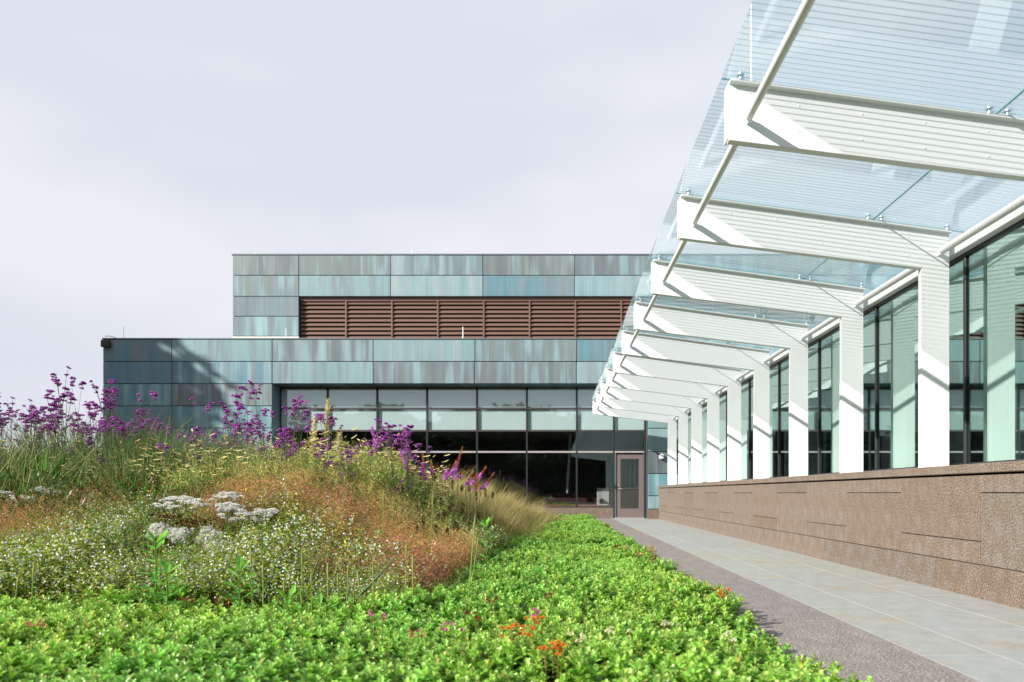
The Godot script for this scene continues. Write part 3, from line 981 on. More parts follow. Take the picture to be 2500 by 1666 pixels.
func calamint() -> void:
	rng.seed = 1185
	var g := Geo.new()
	for s in 9:
		var b := Vector3(rnd(-0.05, 0.05), 0, rnd(-0.05, 0.05))
		var dir := around(rnd(0, TAU), rnd(0.95, 1.45))
		var l := rnd(0.22, 0.38)
		g.col = Color(0.12, 0.14, 0.035)
		g.blade(b, dir, l, 0.003, Vector3.ZERO, 1)
		for i in 15:
			var f := 0.15 + 0.85 * i / 15.0
			var p := b + dir * l * f
			g.col = vary(Color(0.155, 0.24, 0.028) if rng.randf() < 0.72 else Color(0.36, 0.37, 0.075), 0.35)
			g.flat_leaf(p, around(rnd(0, TAU), rnd(-0.2, 0.8)), Vector3(rnd(-0.6, 0.6), 1, rnd(-0.6, 0.6)).normalized(), rnd(0.018, 0.03), rnd(0.007, 0.012))
			if i > 5 and rng.randf() < 0.115:
				g.col = Color(0.72, 0.72, 0.72)
				var q := p + around(rnd(0, TAU), rnd(0, 0.9)) * 0.02
				for e in 2:
					g.flat_leaf(q, around(rnd(0, TAU), rnd(-0.3, 1.0)), around(rnd(0, TAU), rnd(0.2, 1.4)), rnd(0.012, 0.018), rnd(0.011, 0.014))
	var m := g.mesh()
	var xf := []; var cols := []
	var nn := noise2(55, 0.6)
	for i in 4600:
		var d := rnd(4.75, 6.9); var x := rnd(-5.6, -0.95)
		if rng.randf() < 0.25: d = rnd(6.8, 9.5); x = rnd(-1.9, -0.6)
		if x > edge_x(d) - 0.02: continue
		var k := nn.get_noise_2d(x, d)
		if d > 5.8 and d < 6.9 and k > 0.34 and rng.randf() < 0.6: continue
		if d > 5.75 + 0.3 * k and d < 7.2 and x > -2.75 + 0.3 * k and rng.randf() < 0.8: continue
		if d > 5.7 and d < 6.9 and x < -4.5: continue
		if d > 5.35 and d < 6.5 and absf(x + 3.1) < 0.46 and rng.randf() < 0.93: continue
		if d < 6.9 and d > 5.0 and x > -1.6 and rng.randf() < 0.55: continue
		xf.append(turn_at(Vector3(x, mound(x, d) - 0.02, -d), rnd(0.85, 1.2) * (1.0 + 0.5 * k), 0.3))
		cols.append(tint(0.7, 1.4, 0.12))
	scatter("calamint", "fine green mounded foliage dotted with tiny white flowers", "flowering plants", m, M.soft_leaf, xf, cols)

func haze_mesh(h: float, spikelets: int, stems: int, base: Color, stalk: Color, sz: float) -> Mesh:
	var g := Geo.new()
	for s in stems:
		var b := Vector3(rnd(-0.05, 0.05), 0, rnd(-0.05, 0.05))
		var dir := around(rnd(0, TAU), rnd(1.0, 1.5))
		var l := h * rnd(0.8, 1.1)
		g.col = stalk
		g.blade(b, dir, l, 0.0022, Vector3(0.05, -0.05, 0.05), 2)
		for i in 3: g.blade(b, around(rnd(0, TAU), rnd(0.7, 1.4)), h * rnd(0.4, 0.7), 0.004, Vector3(0, -0.25, 0), 3)
		for k in 7:
			var p := b + dir * l * (0.4 + 0.6 * k / 7.0)
			var bd := around(rnd(0, TAU), rnd(0.1, 0.9))
			var bl := h * 0.26 * rnd(0.7, 1.2)
			g.col = stalk
			g.blade(p, bd, bl, 0.0014, Vector3.ZERO, 1)
			for e in spikelets:
				g.col = vary(base, 0.35)
				var q := p + bd * bl * (0.25 + 0.75 * rng.randf()) + around(rnd(0, TAU), rnd(-1, 1)) * 0.02
				g.flat_leaf(q, around(rnd(0, TAU), rnd(-0.5, 1.2)), around(rnd(0, TAU), rnd(0, 1.5)), sz * rnd(0.8, 1.4), sz * 0.55)
	return g.mesh()

func red_grass() -> void:
	rng.seed = 1222
	var m := haze_mesh(0.46, 5, 4, Color(0.60, 0.28, 0.14), Color(0.27, 0.24, 0.08), 0.009)
	var xf := []; var cols := []
	var nn := noise2(91, 0.7)
	for i in 2300:
		var d := rnd(5.0, 7.6); var x := rnd(-3.3, -0.85)
		if rng.randf() < 0.12: x = rnd(-4.6, -1.0); d = rnd(5.2, 8.0)
		if x > edge_x(d) + 0.05: continue
		var k := nn.get_noise_2d(x, d)
		if d < 6.2 and x < -1.5 - 0.5 * k and rng.randf() < 0.88: continue
		if x < -2.2 and d < 6.6 + k * 0.8 and rng.randf() < 0.88: continue
		xf.append(turn_at(Vector3(x, mound(x, d) - 0.02, -d), rnd(0.85, 1.15), 0.2))
		var c := tint(0.8, 1.2, 0.1)
		if d < 6.0: c = Color(c.r * 0.8, c.g * 0.62, c.b * 0.85)
		elif d > 7.0: c = Color(c.r * 1.05, c.g * 1.45, c.b * 1.2)
		else: c.g *= 1.0 + 0.3 * k
		cols.append(c)
	scatter("red_haze_grass", "airy rust-red grass haze in the middle of the mound", "grass", m, M.straw, xf, cols)
	xf = []; cols = []
	for i in 700:
		var d := rnd(5.2, 6.5); var x := rnd(-6.0, -4.0)
		var k := nn.get_noise_2d(x, d)
		if x > -4.5 + 0.7 * k and rng.randf() < 0.85: continue
		xf.append(turn_at(Vector3(x, mound(x, d) - 0.04, -d), rnd(0.8, 1.1), 0.2))
		cols.append(tint(0.8, 1.15, 0.1))
	scatter("red_haze_grass", "airy rust-red grass haze at the left edge of the bed", "grass", m, M.straw, xf, cols)
	# pale tan grass leaning over the bed near the door
	var g := Geo.new()
	for s in 46:
		var b := Vector3(rnd(-0.1, 0.1), 0, rnd(-0.1, 0.1))
		g.col = vary(Color(0.40, 0.31, 0.14) if s % 3 else Color(0.2, 0.22, 0.06), 0.35)
		g.blade(b, around(rnd(-0.9, 0.9) if s % 2 else rnd(0, TAU), rnd(0.7, 1.35)), rnd(0.4, 0.75), 0.0035, Vector3(0.22, -0.2, 0), 4)
	xf = []; cols = []
	for i in 330:
		var d := rnd(10.5, 18.5)
		var x := edge_x(d) - rnd(-0.08, 1.7)
		xf.append(turn_at(Vector3(x, mound(x, d) - 0.02, -d), rnd(0.85, 1.2), 0.1))
		cols.append(tint(0.8, 1.25, 0.06))
	scatter("tan_grass", "soft tan grass leaning over the sedum towards the door", "grass", g.mesh(), M.straw, xf, cols)

func grama() -> void:
	rng.seed = 1259
	var g := Geo.new()
	for s in 30:
		var b := Vector3(rnd(-0.09, 0.09), 0, rnd(-0.09, 0.09))
		g.col = vary(Color(0.15, 0.19, 0.05), 0.3)
		g.blade(b, around(rnd(0, TAU), rnd(0.75, 1.45)), rnd(0.3, 0.6), 0.0045, Vector3(rnd(-0.2, 0.2), -0.2, rnd(-0.2, 0.2)), 3)
	for s in 6:
		var b := Vector3(rnd(-0.06, 0.06), 0, rnd(-0.06, 0.06))
		var dir := around(rnd(0, TAU), rnd(1.0, 1.5)); var l := rnd(0.3, 0.66)
		g.col = vary(Color(0.25, 0.26, 0.07), 0.2)
		g.blade(b, dir, l, 0.003, Vector3.ZERO, 2)
		for k in (1 + s % 2):
			var p := b + dir * l * (1.0 - 0.12 * k)
			var hd := around(rnd(0, TAU), rnd(-0.15, 0.25)); var hl := rnd(0.06, 0.1)
			g.col = vary(Color(0.62, 0.54, 0.23), 0.2)
			g.tube([p, p + hd * hl * 0.5 + Vector3(0, -0.003, 0), p + hd * hl + Vector3(0, 0.006, 0)], [0.004, 0.0072, 0.0035], 4, false)
	var xf := []; var cols := []
	for i in 400:
		var d := rnd(7.3, 10.2); var x := rnd(-6.3, -1.5)
		if x < -5.0 and rng.randf() < 0.6: continue
		if x > -2.3 and d < 8.4: continue
		if d < 8.2 and x > -3.2 and rng.randf() < 0.5: continue
		xf.append(turn_at(Vector3(x, mound(x, d) - 0.02, -d), rnd(0.85, 1.2), 0.15))
		cols.append(tint(0.85, 1.2, 0.05))
	scatter("eyelash_grass", "green grass clumps with pale yellow sideways seed heads among the purple flowers", "grass", g.mesh(), M.straw, xf, cols)
	# upright green and bluish blades behind
	g = Geo.new()
	for s in 60:
		var b := Vector3(rnd(-0.12, 0.12), 0, rnd(-0.12, 0.12))
		g.col = vary(Color(0.105, 0.165, 0.05) if s % 4 else Color(0.27, 0.28, 0.11), 0.3)
		g.blade(b, around(rnd(0, TAU), rnd(1.0, 1.5)), rnd(0.45, 0.95), 0.005, Vector3(0.22, -0.12, rnd(-0.1, 0.1)), 4)
	xf = []; cols = []
	for i in 330:
		var d := rnd(7.2, 11.0); var x := rnd(-8.2, -1.9)
		xf.append(turn_at(Vector3(x, mound(x, d) - 0.02, -d), rnd(0.8, 1.15) * (0.85 if x > -3.2 else (1.35 if x > -6.2 and x < -4.3 and d < 9.0 else 1.0)), 0.15))
		cols.append(tint(0.8, 1.2, 0.08))
	scatter("meadow_grass", "thin upright green grass blades at the back of the mound", "grass", g.mesh(), M.straw, xf, cols)

func loose_stems() -> void:
	rng.seed = 1333
	var g := Geo.new()
	for s in 7:
		var b := Vector3(rnd(-0.1, 0.1), 0, rnd(-0.1, 0.1))
		g.col = vary([Color(0.2, 0.28, 0.06), Color(0.13, 0.22, 0.05), Color(0.38, 0.33, 0.14), Color(0.3, 0.2, 0.1)][rng.randi() % 4], 0.2)
		g.blade(b, around(rnd(0, TAU), rnd(0.9, 1.5)), rnd(0.3, 0.62), 0.005, Vector3(rnd(-0.2, 0.25), -0.12, rnd(-0.1, 0.1)), 4)
	for s in 8:
		var p := Vector3(rnd(-0.1, 0.1), rnd(0.12, 0.42), rnd(-0.1, 0.1))
		g.col = vary(Color(0.12, 0.26, 0.04), 0.3)
		g.leaf(p, around(rnd(0, TAU), rnd(0.0, 1.0)), Vector3.UP, rnd(0.05, 0.09), rnd(0.010, 0.018), 0.1)
	var xf := []; var cols := []
	for i in 620:
		var d := rnd(4.8, 9.0); var x := rnd(-6.0, -0.9)
		if x > edge_x(d) - 0.02: continue
		xf.append(turn_at(Vector3(x, mound(x, d) - 0.02, -d), rnd(0.75, 1.15), 0.15))
		cols.append(tint(0.8, 1.25, 0.08))
	scatter("loose_stems", "scattered thin green and straw stems poking through the whole mound", "grass", g.mesh(), M.leaf, xf, cols)

func golden_foliage() -> void:
	rng.seed = 1296
	var g := Geo.new()
	for s in 7:
		var b := Vector3(rnd(-0.07, 0.07), 0, rnd(-0.07, 0.07))
		var dir := around(rnd(0, TAU), rnd(1.15, 1.5)); var l := rnd(0.35, 0.6)
		g.col = Color(0.16, 0.13, 0.05)
		g.blade(b, dir, l, 0.005, Vector3.ZERO, 1)
		for i in 30:
			var f := 0.25 + 0.75 * i / 30.0
			g.col = vary(Color(0.19, 0.32, 0.055).lerp(Color(0.50, 0.53, 0.165), smoothstep(0.5, 1.0, f + rnd(-0.2, 0.2))), 0.25)
			if f > 0.8 and rng.randf() < 0.22: g.col = vary(Color(0.5, 0.25, 0.17), 0.2)
			g.flat_leaf(b + dir * l * f, around(rnd(0, TAU), rnd(0.1, 1.1)), around(rnd(0, TAU), rnd(0.3, 1.4)), rnd(0.025, 0.045), rnd(0.006, 0.010))
	var xf := []; var cols := []
	var nn := noise2(15, 0.8)
	for i in 1150:
		var d := rnd(7.0, 9.3); var x := rnd(-4.2, -1.25)
		if x < -3.1 and rng.randf() < 0.75: continue
		if x > -3.0 and d < 7.45: continue
		if x > edge_x(d) - 0.25: continue
		xf.append(turn_at(Vector3(x, mound(x, d) - 0.02, -d), rnd(0.85, 1.15) * (0.85 if x > -2.0 else 1.0), 0.12))
		var c := tint(0.8, 1.2, 0.1)
		c.r *= 1.0 + 0.25 * nn.get_noise_2d(x, d)
		cols.append(c)
	scatter("golden_foliage", "yellow-green feathery foliage with peach tips on the crest of the mound", "foliage", g.mesh(), M.soft_leaf, xf, cols)
	# low mixed leaves filling the left middle
	g = Geo.new()
	for i in 46:
		var p := Vector3(rnd(-0.12, 0.12), rnd(0.03, 0.34), rnd(-0.12, 0.12))
		g.col = vary([Color(0.06, 0.14, 0.02), Color(0.14, 0.19, 0.03), Color(0.2, 0.17, 0.05), Color(0.16, 0.07, 0.03)][rng.randi() % 4 if rng.randf() < 0.5 else 0], 0.25)
		g.leaf(p, around(rnd(0, TAU), rnd(-0.2, 0.9)), Vector3.UP, rnd(0.05, 0.11), rnd(0.012, 0.025), 0.15)
	xf = []; cols = []
	for i in 820:
		var d := rnd(6.4, 9.6); var x := rnd(-7.6, -1.4)
		if x > -4.0 and d < 7.0: continue
		if x > edge_x(d) - 0.3: continue
		xf.append(turn_at(Vector3(x, mound(x, d) - 0.04, -d), rnd(0.8, 1.3), 0.15))
		cols.append(tint(0.75, 1.2, 0.1))
	scatter("low_leaves", "mixed low green and yellowing leaves under the purple flowers", "foliage", g.mesh(), M.leaf, xf, cols)

func crest(x: float) -> float:            # height that the purple flowers reach along the mound
	var k := [[-9.0, 2.1], [-7.3, 2.05], [-6.65, 2.22], [-6.1, 2.06], [-5.5, 2.0], [-5.0, 1.83], [-4.33, 1.85], [-3.85, 2.02], [-3.36, 1.85], [-2.87, 1.7], [-2.5, 1.8], [-2.0, 1.6], [-1.5, 1.5]]
	for i in k.size() - 1:
		if x < k[i + 1][0]: return lerpf(k[i][1], k[i + 1][1], clampf((x - k[i][0]) / (k[i + 1][0] - k[i][0]), 0, 1))
	return 1.5

func verbena() -> void:
	rng.seed = 1370
	# flower clusters: domes of small florets
	var heads := []
	for v in 5:
		var g := Geo.new()
		var lobes := 2 + v
		for q in lobes:
			var ce := Vector3.ZERO if q == 0 else around(TAU * q / lobes, 0.1) * rnd(0.012, 0.026) + Vector3(0, rnd(-0.008, 0.004), 0)
			g.col = Color(0.09, 0.015, 0.06)
			g.dome(ce, 0.009, 0.010, Vector3.UP, 6)
			for i in 15:
				var d := around(rnd(0, TAU), asin(rnd(-0.1, 1.0)))
				g.col = vary([Color(0.40, 0.075, 0.45), Color(0.56, 0.20, 0.60), Color(0.20, 0.03, 0.21)][rng.randi() % 3], 0.2)
				var u := around(rnd(0, TAU), rnd(-1, 1))
				g.flat_leaf(ce + d * 0.008, d, u, rnd(0.007, 0.011), 0.009)
				g.flat_leaf(ce + d * 0.016 - d.cross(u).normalized() * 0.004, d.cross(u).normalized(), d, 0.009, 0.008)
		heads.append(g.mesh())
	var protos := []
	for v in 9:
		var t := Node3D.new()
		t.name = "verbena"
		var g := Geo.new()
		var ends := []
		g.col = Color(0.085, 0.12, 0.05)
		var lean := Vector3(rnd(-0.1, 0.16), 1, rnd(-0.1, 0.1)).normalized()
		var h := 1.0
		var fork := lean * h * rnd(0.55, 0.68)
		g.tube([Vector3.ZERO, fork * 0.5, fork], [0.0042, 0.0036, 0.003], 4, false)
		var arms := 2 + v % 3
		for i in arms:
			var d := (lean + around(TAU * i / arms + rnd(-0.3, 0.3), 0.0) * rnd(0.1, 0.3)).normalized()
			var l := h * rnd(0.26, 0.42)
			var p := fork + d * l
			g.tube([fork, fork + d * l * 0.5 + lean * 0.01, p], [0.0028, 0.0024, 0.002], 4, false)
			ends.append(p)
			for w in (3 if rng.randf() < 0.7 else 1):
				var d2 := (d + around(rnd(0, TAU), 0.1) * rnd(0.3, 0.6)).normalized()
				var p2 := p + d2 * rnd(0.03, 0.09)
				g.tube([p, p2], [0.0019, 0.0016], 4, false)
				ends.append(p2)
		for i in 7:
			var f := rnd(0.1, 0.6)
			g.flat_leaf(lean * h * f, around(rnd(0, TAU), rnd(0.3, 0.9)), Vector3.UP, rnd(0.05, 0.09), 0.012)
		build("stem", g, M.leaf, t)
		for p in ends:
			var hd := obj("flower_head", heads[rng.randi() % 5], M.petal, t)
			hd.position = p
			hd.rotation = Vector3(rnd(-0.35, 0.35), rnd(0, TAU), rnd(-0.35, 0.35))
			hd.scale = Vector3(1.05, 1.0, 1.05) * rnd(0.6, 1.2)
		protos.append(t)
	var count := 0
	for i in 340:
		var x := -7.8 + 6.2 * pow(rng.randf(), 1.1)
		var d := rnd(7.3, 10.0)
		if x > -5.0 and x < -3.1 and rng.randf() < 0.25: continue
		if x > -2.2 and rng.randf() < 0.4: continue
		var gy := mound(x, d)
		var top := crest(x * 9.0 / d) - 0.03 - rnd(0.0, 0.68)
		if rng.randf() < 0.12: top = crest(x * 9.0 / d) + rnd(0.0, 0.28)
		top = 0.87 + (top - 0.87) * d / 9.0
		var hgt := maxf(top - gy, 0.45)
		var o: Node3D = protos[i % protos.size()].duplicate()
		o.name = numbered("verbena")
		add_child(o)
		o.position = Vector3(x, gy - 0.02, -d)
		o.rotation.y = rnd(0, TAU)
		o.scale = Vector3(clampf(hgt, 0.75, 1.15), hgt, clampf(hgt, 0.75, 1.15))
		var side := 0 if x * 9.0 / d < -5.9 else (1 if x * 9.0 / d < -3.6 else 2)
		tag(o, ["tall thin-stemmed purple verbena standing against the sky at the left edge", "thin-stemmed purple verbena in front of the dark copper panels on the left", "thin-stemmed purple verbena in front of the building's window panes"][side], "flower", ["purple verbena against the sky", "purple verbena before the copper panels", "purple verbena before the window panes"][side])
	for p in protos: p.free()

func singles() -> void:
	rng.seed = 1407
	# blazing-star spikes: base and tip of every spike
	var spikes := [[-1.43, 1.04, -1.42, 1.18, 0], [-1.39, 1.09, -1.3, 1.3, 1], [-1.31, 1.05, -1.19, 1.47, 1], [-1.26, 1.05, -1.18, 1.16, 1], [-1.17, 0.96, -1.07, 1.16, 1], [-1.08, 0.96, -0.99, 1.13, 1], [-1.0, 1.04, -0.89, 1.22, 1], [-0.97, 0.9, -0.79, 1.14, 1], [-1.04, 0.89, -0.97, 1.05, 2], [-1.69, 1.02, -1.73, 1.39, 1], [-1.62, 1.1, -1.64, 1.31, 1], [-1.89, 1.15, -2.01, 1.44, 0], [-2.35, 1.42, -2.4, 1.75, 0], [-2.14, 1.28, -2.18, 1.48, 2], [-2.45, 1.18, -2.4, 1.38, 2], [-1.76, 1.1, -1.74, 1.2, 0]]
	var say := ["short plump pure purple spike, leftmost of the group before the dark glass", "rust-tipped purple spike just left of the tallest one", "tallest rust-tipped purple spike, pointing up before the pale transom", "short spike with a few purple florets right of the tallest one", "slim rust-red spike leaning right over the tan grass", "slim rust-red spike close behind the first leaning one", "upper leaning spike with orange tip and purple foot", "rightmost leaning orange spike with purple foot", "low brown faded spike between the leaning spikes", "brown-topped upright spike with purple foot under the verbena", "faint upright purple spike right of the brown-topped one", "long purple spike leaning left before the dark glass", "tall fat violet spike in front of the round column", "faded brown spike beneath the branching verbena", "faded brown spike at the left end of the spikes", "stubby purple spike low among the golden leaves"]
	for i in spikes.size():
		var s: Array = spikes[i]
		var d := 9.0 + 0.12 * sin(i * 2.1)
		var foot := Vector3(s[0] - (s[2] - s[0]) * 0.8, mound(s[0], d) - 0.02, -d)
		var t := thing("blazing_star", say[i], "flower", foot, "blazing-star spikes on the right of the mound")
		var a := Vector3(s[0], s[1], -d) - foot; var z := Vector3(s[2], s[3], -d) - foot
		var g := Geo.new(); g.col = Color(0.1, 0.13, 0.04)
		g.tube([Vector3.ZERO, a * 0.5 + Vector3(0.01, 0, 0), a, z], [0.005, 0.0045, 0.004, 0.002], 5, false)
		for q in 16:
			var f := rnd(0.1, 0.98)
			g.flat_leaf(a * f, around(rnd(0, TAU), rnd(0.4, 1.0)), Vector3.UP, rnd(0.05, 0.1), 0.005)
		build("stem", g, M.leaf, t)
		g = Geo.new()
		var l := a.distance_to(z); var dir := (z - a).normalized()
		var count := int(40 + l * 620)
		for q in count:
			var f := rng.randf()
			var r := 0.029 * (1.0 - 0.6 * f) * (1.25 if s[4] == 0 else 1.0)
			var out := (around(rnd(0, TAU), rnd(-0.4, 0.9)))
			var bloom: float = [1.1, 0.42, 0.08][s[4]]
			g.col = vary(Color(0.58, 0.15, 0.60) if f < bloom + rnd(-0.12, 0.12) else (Color(0.36, 0.095, 0.05) if f < 0.75 else Color(0.42, 0.19, 0.06)), 0.25)
			if f < bloom and rng.randf() < 0.25: g.col = Color(0.6, 0.22, 0.6)
			g.flat_leaf(a + dir * l * f + out * r * 0.3, (out + dir * 0.5).normalized(), around(rnd(0, TAU), rnd(-1, 1)), r * rnd(0.8, 1.3), r * 0.6)
		build("flower_spike", g, M.petal, t)

	# dark seed heads on bare stems
	var sh := [[-1.32, 0.49], [-1.26, 0.58], [-1.12, 0.62], [-1.06, 0.64], [-1.01, 0.68], [-1.14, 0.5], [-1.03, 0.47], [-0.99, 0.76], [-0.88, 0.72], [-0.89, 0.67], [-0.96, 0.54], [-0.93, 0.52], [-0.82, 0.53], [-0.73, 0.64], [-0.82, 0.9], [-0.89, 0.9], [-0.98, 0.93], [-1.15, 1.0], [-0.75, 0.82], [-0.66, 0.85], [-0.59, 0.83], [-1.16, 0.78], [-1.46, 0.89], [-1.09, 0.76]]
	for i in sh.size():
		var d: float = 6.6 if sh[i][1] < 0.8 else 7.6
		var k := d / 6.6
		var x: float = sh[i][0] * k; var y: float = 0.87 + (sh[i][1] - 0.87) * k
		var foot := Vector3(x - rnd(0.0, 0.05), mound(x, d) - 0.02, -d)
		var t := thing("seed_head_stem", "dark brown oblong seed head on a bare green stem beside the red grass", "seed head", foot, "dark seed heads at the right edge of the red grass")
		var tip := Vector3(x, y, -d) - foot
		var g := Geo.new(); g.col = Color(0.19, 0.23, 0.06)
		g.tube([Vector3.ZERO, tip * 0.5 + Vector3(rnd(-0.01, 0.01), 0, 0), tip], [0.0035, 0.003, 0.0028], 5, false)
		build("stem", g, M.leaf, t)
		g = Geo.new()
		var hl := rnd(0.065, 0.10)
		for q in 90:
			var f := rng.randf()
			var an := rnd(0, TAU)
			var r := 0.017 * sqrt(sin(PI * clampf(f, 0.04, 0.96)))
			g.col = vary([Color(0.06, 0.045, 0.018), Color(0.11, 0.055, 0.025), Color(0.09, 0.105, 0.03)][rng.randi() % 3], 0.3)
			g.flat_leaf(tip + Vector3(cos(an) * r * 0.5, hl * (f - 0.3), sin(an) * r * 0.5), around(an, rnd(0.2, 1.0)), Vector3.UP, 0.017, 0.013)
		build("seed_head", g, M.straw, t)

	# bare grass culms in front of the bed
	var cu := [[-1.63, 0.5, -1.63, 4.42], [-1.57, 0.36, -1.57, 4.42], [-1.41, 0.34, -1.41, 4.46], [-1.33, 0.4, -1.35, 4.42], [-1.27, 0.36, -1.23, 4.42], [-1.17, 0.41, -1.17, 4.42], [-0.97, 0.54, -0.98, 4.5], [-0.94, 0.45, -0.94, 4.55], [-1.49, 0.4, -1.49, 4.5], [-1.3, 0.24, -1.32, 4.45], [-1.75, 0.3, -1.73, 4.42], [-1.52, 0.9, -1.54, 6.1], [-1.08, 0.88, -1.11, 6.1], [-0.6, 0.69, -0.66, 5.2], [-0.62, 0.5, -0.70, 5.6], [-1.9, 0.42, -1.9, 4.46], [-2.0, 0.5, -1.98, 4.5], [-3.45, 0.34, -3.5, 4.4], [-3.35, 0.42, -3.38, 4.4]]
	for i in cu.size():
		var s: Array = cu[i]
		var foot := Vector3(s[2], mound(s[2], s[3]) - 0.03, -s[3])
		var t := thing("grass_culm", "single upright pale green grass stalk standing before the white-flowered mound", "grass", foot, "single grass stalks along the front of the mound")
		var tip := Vector3(s[0], s[1], -s[3]) - foot
		var g := Geo.new(); g.col = vary(Color(0.30, 0.42, 0.09), 0.15)
		g.tube([Vector3.ZERO, tip * 0.5, tip], [0.0048, 0.004, 0.003], 5, false)
		for q in 2: g.blade(tip * rnd(0.1, 0.5), around(rnd(0, TAU), rnd(0.9, 1.3)), rnd(0.12, 0.24), 0.008, Vector3(rnd(-0.2, 0.2), -0.25, 0.1), 4)
		build("stalk", g, M.leaf, t)
		g = Geo.new(); g.col = vary(Color(0.36, 0.38, 0.13), 0.15)
		g.tube([tip * 0.8, tip * 0.9, tip * 1.02], [0.004, 0.0075, 0.003], 6, false)
		build("seed_spike", g, M.leaf, t)
	var t2 := thing("leaning_grass", "broad dark grass blade leaning left from the sedum edge", "grass", Vector3(-1.52, 0.0, -4.7))
	var gb := Geo.new(); gb.col = Color(0.10, 0.16, 0.06)
	gb.tube([Vector3(0, 0, 0), Vector3(0.24, 0.22, 0), Vector3(0.46, 0.46, 0.02)], [0.006, 0.011, 0.001], 4, false)
	build("blade", gb, M.leaf, t2)

	# broad-leaved weeds
	var weeds := [[-2.63, 4.5, 0.62, "tall leafy weed with pointed leaves in front of the white-flowered mound, tallest of its kind"], [-2.08, 4.5, 0.44, "slender leafy weed right of the tallest weed"], [-0.63, 6.3, 0.66, "leafy weed with whorled leaves beside the dark seed heads"], [-2.50, 4.4, 0.42, "low leafy weed pressed against the tall weed"], [-1.72, 4.4, 0.26, "small broad-leaved seedling among the grass stalks"], [-1.5, 4.38, 0.2, "small leafy seedling at the foot of the grass stalks"]]
	for s in weeds:
		var t := thing("leafy_weed", s[3], "plant", Vector3(s[0], mound(s[0], s[1]) - 0.02, -s[1]))
		var g := Geo.new(); g.col = Color(0.13, 0.26, 0.045)
		var h: float = s[2]
		g.tube([Vector3.ZERO, Vector3(0.01, h * 0.5, 0), Vector3(0.0, h * 0.93, 0)], [0.006, 0.005, 0.003], 6, false)
		build("stem", g, M.leaf, t)
		var nodes := int(h * 14) + 3
		for q in nodes:
			var f := 0.2 + 0.8 * q / nodes
			for w in (4 if q == nodes - 1 else 2):
				g = Geo.new()
				g.col = vary(Color(0.11, 0.32, 0.04) if q < nodes - 2 else Color(0.2, 0.46, 0.06), 0.12)
				g.leaf(Vector3(0.005, h * 0.93 * f, 0), around(q * 1.9 + PI * w * (0.5 if q == nodes - 1 else 1.0) + rnd(-0.2, 0.2), rnd(0.15, 0.6) + (0.4 if q == nodes - 1 else 0.0)), Vector3.UP, rnd(0.15, 0.21) * (1.1 - 0.35 * f), rnd(0.034, 0.046), -0.05, 0.5)
				build("leaf", g, M.leaf, t)

	# dark red heads among the left leaves
	var bf := [[-5.62, 1.0, 7.2, "dark red daisy head lowest at the far left edge"], [-5.45, 1.12, 7.3, "dark red daisy head above the left yarrow"], [-5.2, 1.2, 7.5, "dark red daisy head beside the broad green leaves"], [-4.95, 1.08, 7.3, "dark red daisy head over the yellowing leaves"], [-5.05, 1.27, 7.7, "highest dark red daisy head on the left, under the verbena"], [-4.72, 1.18, 7.5, "rightmost dark red daisy head on the left side"]]
	for s in bf:
		var gy := mound(s[0], s[2])
		var t := thing("daisy", s[3], "flower", Vector3(s[0], gy - 0.02, -s[2]))
		var h: float = s[1] - gy
		var g := Geo.new(); g.col = Color(0.14, 0.2, 0.05)
		g.tube([Vector3.ZERO, Vector3(0.02, h * 0.5, 0.0), Vector3(0.0, h, 0.02)], [0.004, 0.0035, 0.003], 5, false)
		build("stem", g, M.leaf, t)
		g = Geo.new()
		for q in 12:
			g.col = vary(Color(0.19, 0.02, 0.012), 0.3)
			g.leaf(Vector3(0, h, 0.02), around(TAU * q / 12.0, rnd(-0.2, 0.2)), Vector3.UP, 0.042, 0.018, 0.05)
		g.col = Color(0.05, 0.02, 0.01)
		g.dome(Vector3(0, h, 0.02), 0.016, 0.014, Vector3.UP, 8)
		build("flower_head", g, M.petal, t)

	# dock leaves at the left and a tall plume
	var dk := thing("broad_leaf_plant", "clump of broad bright green leaves under the purple flowers at the left edge", "plant", Vector3(-5.75, mound(-5.75, 7.6) - 0.02, -7.6))
	for q in 15:
		var g := Geo.new(); g.col = vary(Color(0.09, 0.27, 0.025), 0.15)
		g.leaf(Vector3(rnd(-0.25, 0.25), 0.18, rnd(-0.1, 0.1)), around(rnd(0, TAU), rnd(0.8, 1.35)), Vector3(rnd(-1, 1), 0.4, 1).normalized(), rnd(0.3, 0.5), rnd(0.08, 0.12), -0.08, 0.5)
		build("leaf", g, M.leaf, dk)
	var plumes := [[-3.03, 9.0, 2.12, "tall cream-yellow feathery plume rising before the first window pane"], [-3.22, 9.05, 1.86, "shorter cream plume left of the tallest plume"], [-2.86, 8.95, 1.72, "low yellow-green plume right of the tallest plume"]]
	for s in plumes:
		var gy := mound(s[0], s[1])
		var t := thing("plume_plant", s[3], "plant", Vector3(s[0], gy - 0.02, -s[1]))
		var g := Geo.new(); g.col = Color(0.2, 0.2, 0.06)
		var h: float = s[2] - gy
		g.tube([Vector3.ZERO, Vector3(0.02, h * 0.6, 0), Vector3(0.06, h, 0)], [0.007, 0.005, 0.002], 6, false)
		build("stem", g, M.leaf, t)
		g = Geo.new()
		for q in 900:
			var f := 0.25 + 0.75 * sqrt(rng.randf())
			var r := 0.16 * (1.15 - f)
			g.col = vary(Color(0.24, 0.25, 0.07).lerp(Color(0.62, 0.54, 0.28), smoothstep(0.4, 0.9, f)), 0.2)
			var p := Vector3(0.06 * f * f, h * f, 0) + around(rnd(0, TAU), 0.5) * r * rng.randf()
			g.flat_leaf(p, around(rnd(0, TAU), rnd(0.2, 1.3)), around(rnd(0, TAU), 0.4), rnd(0.014, 0.034), 0.008)
		build("plume", g, M.straw, t)

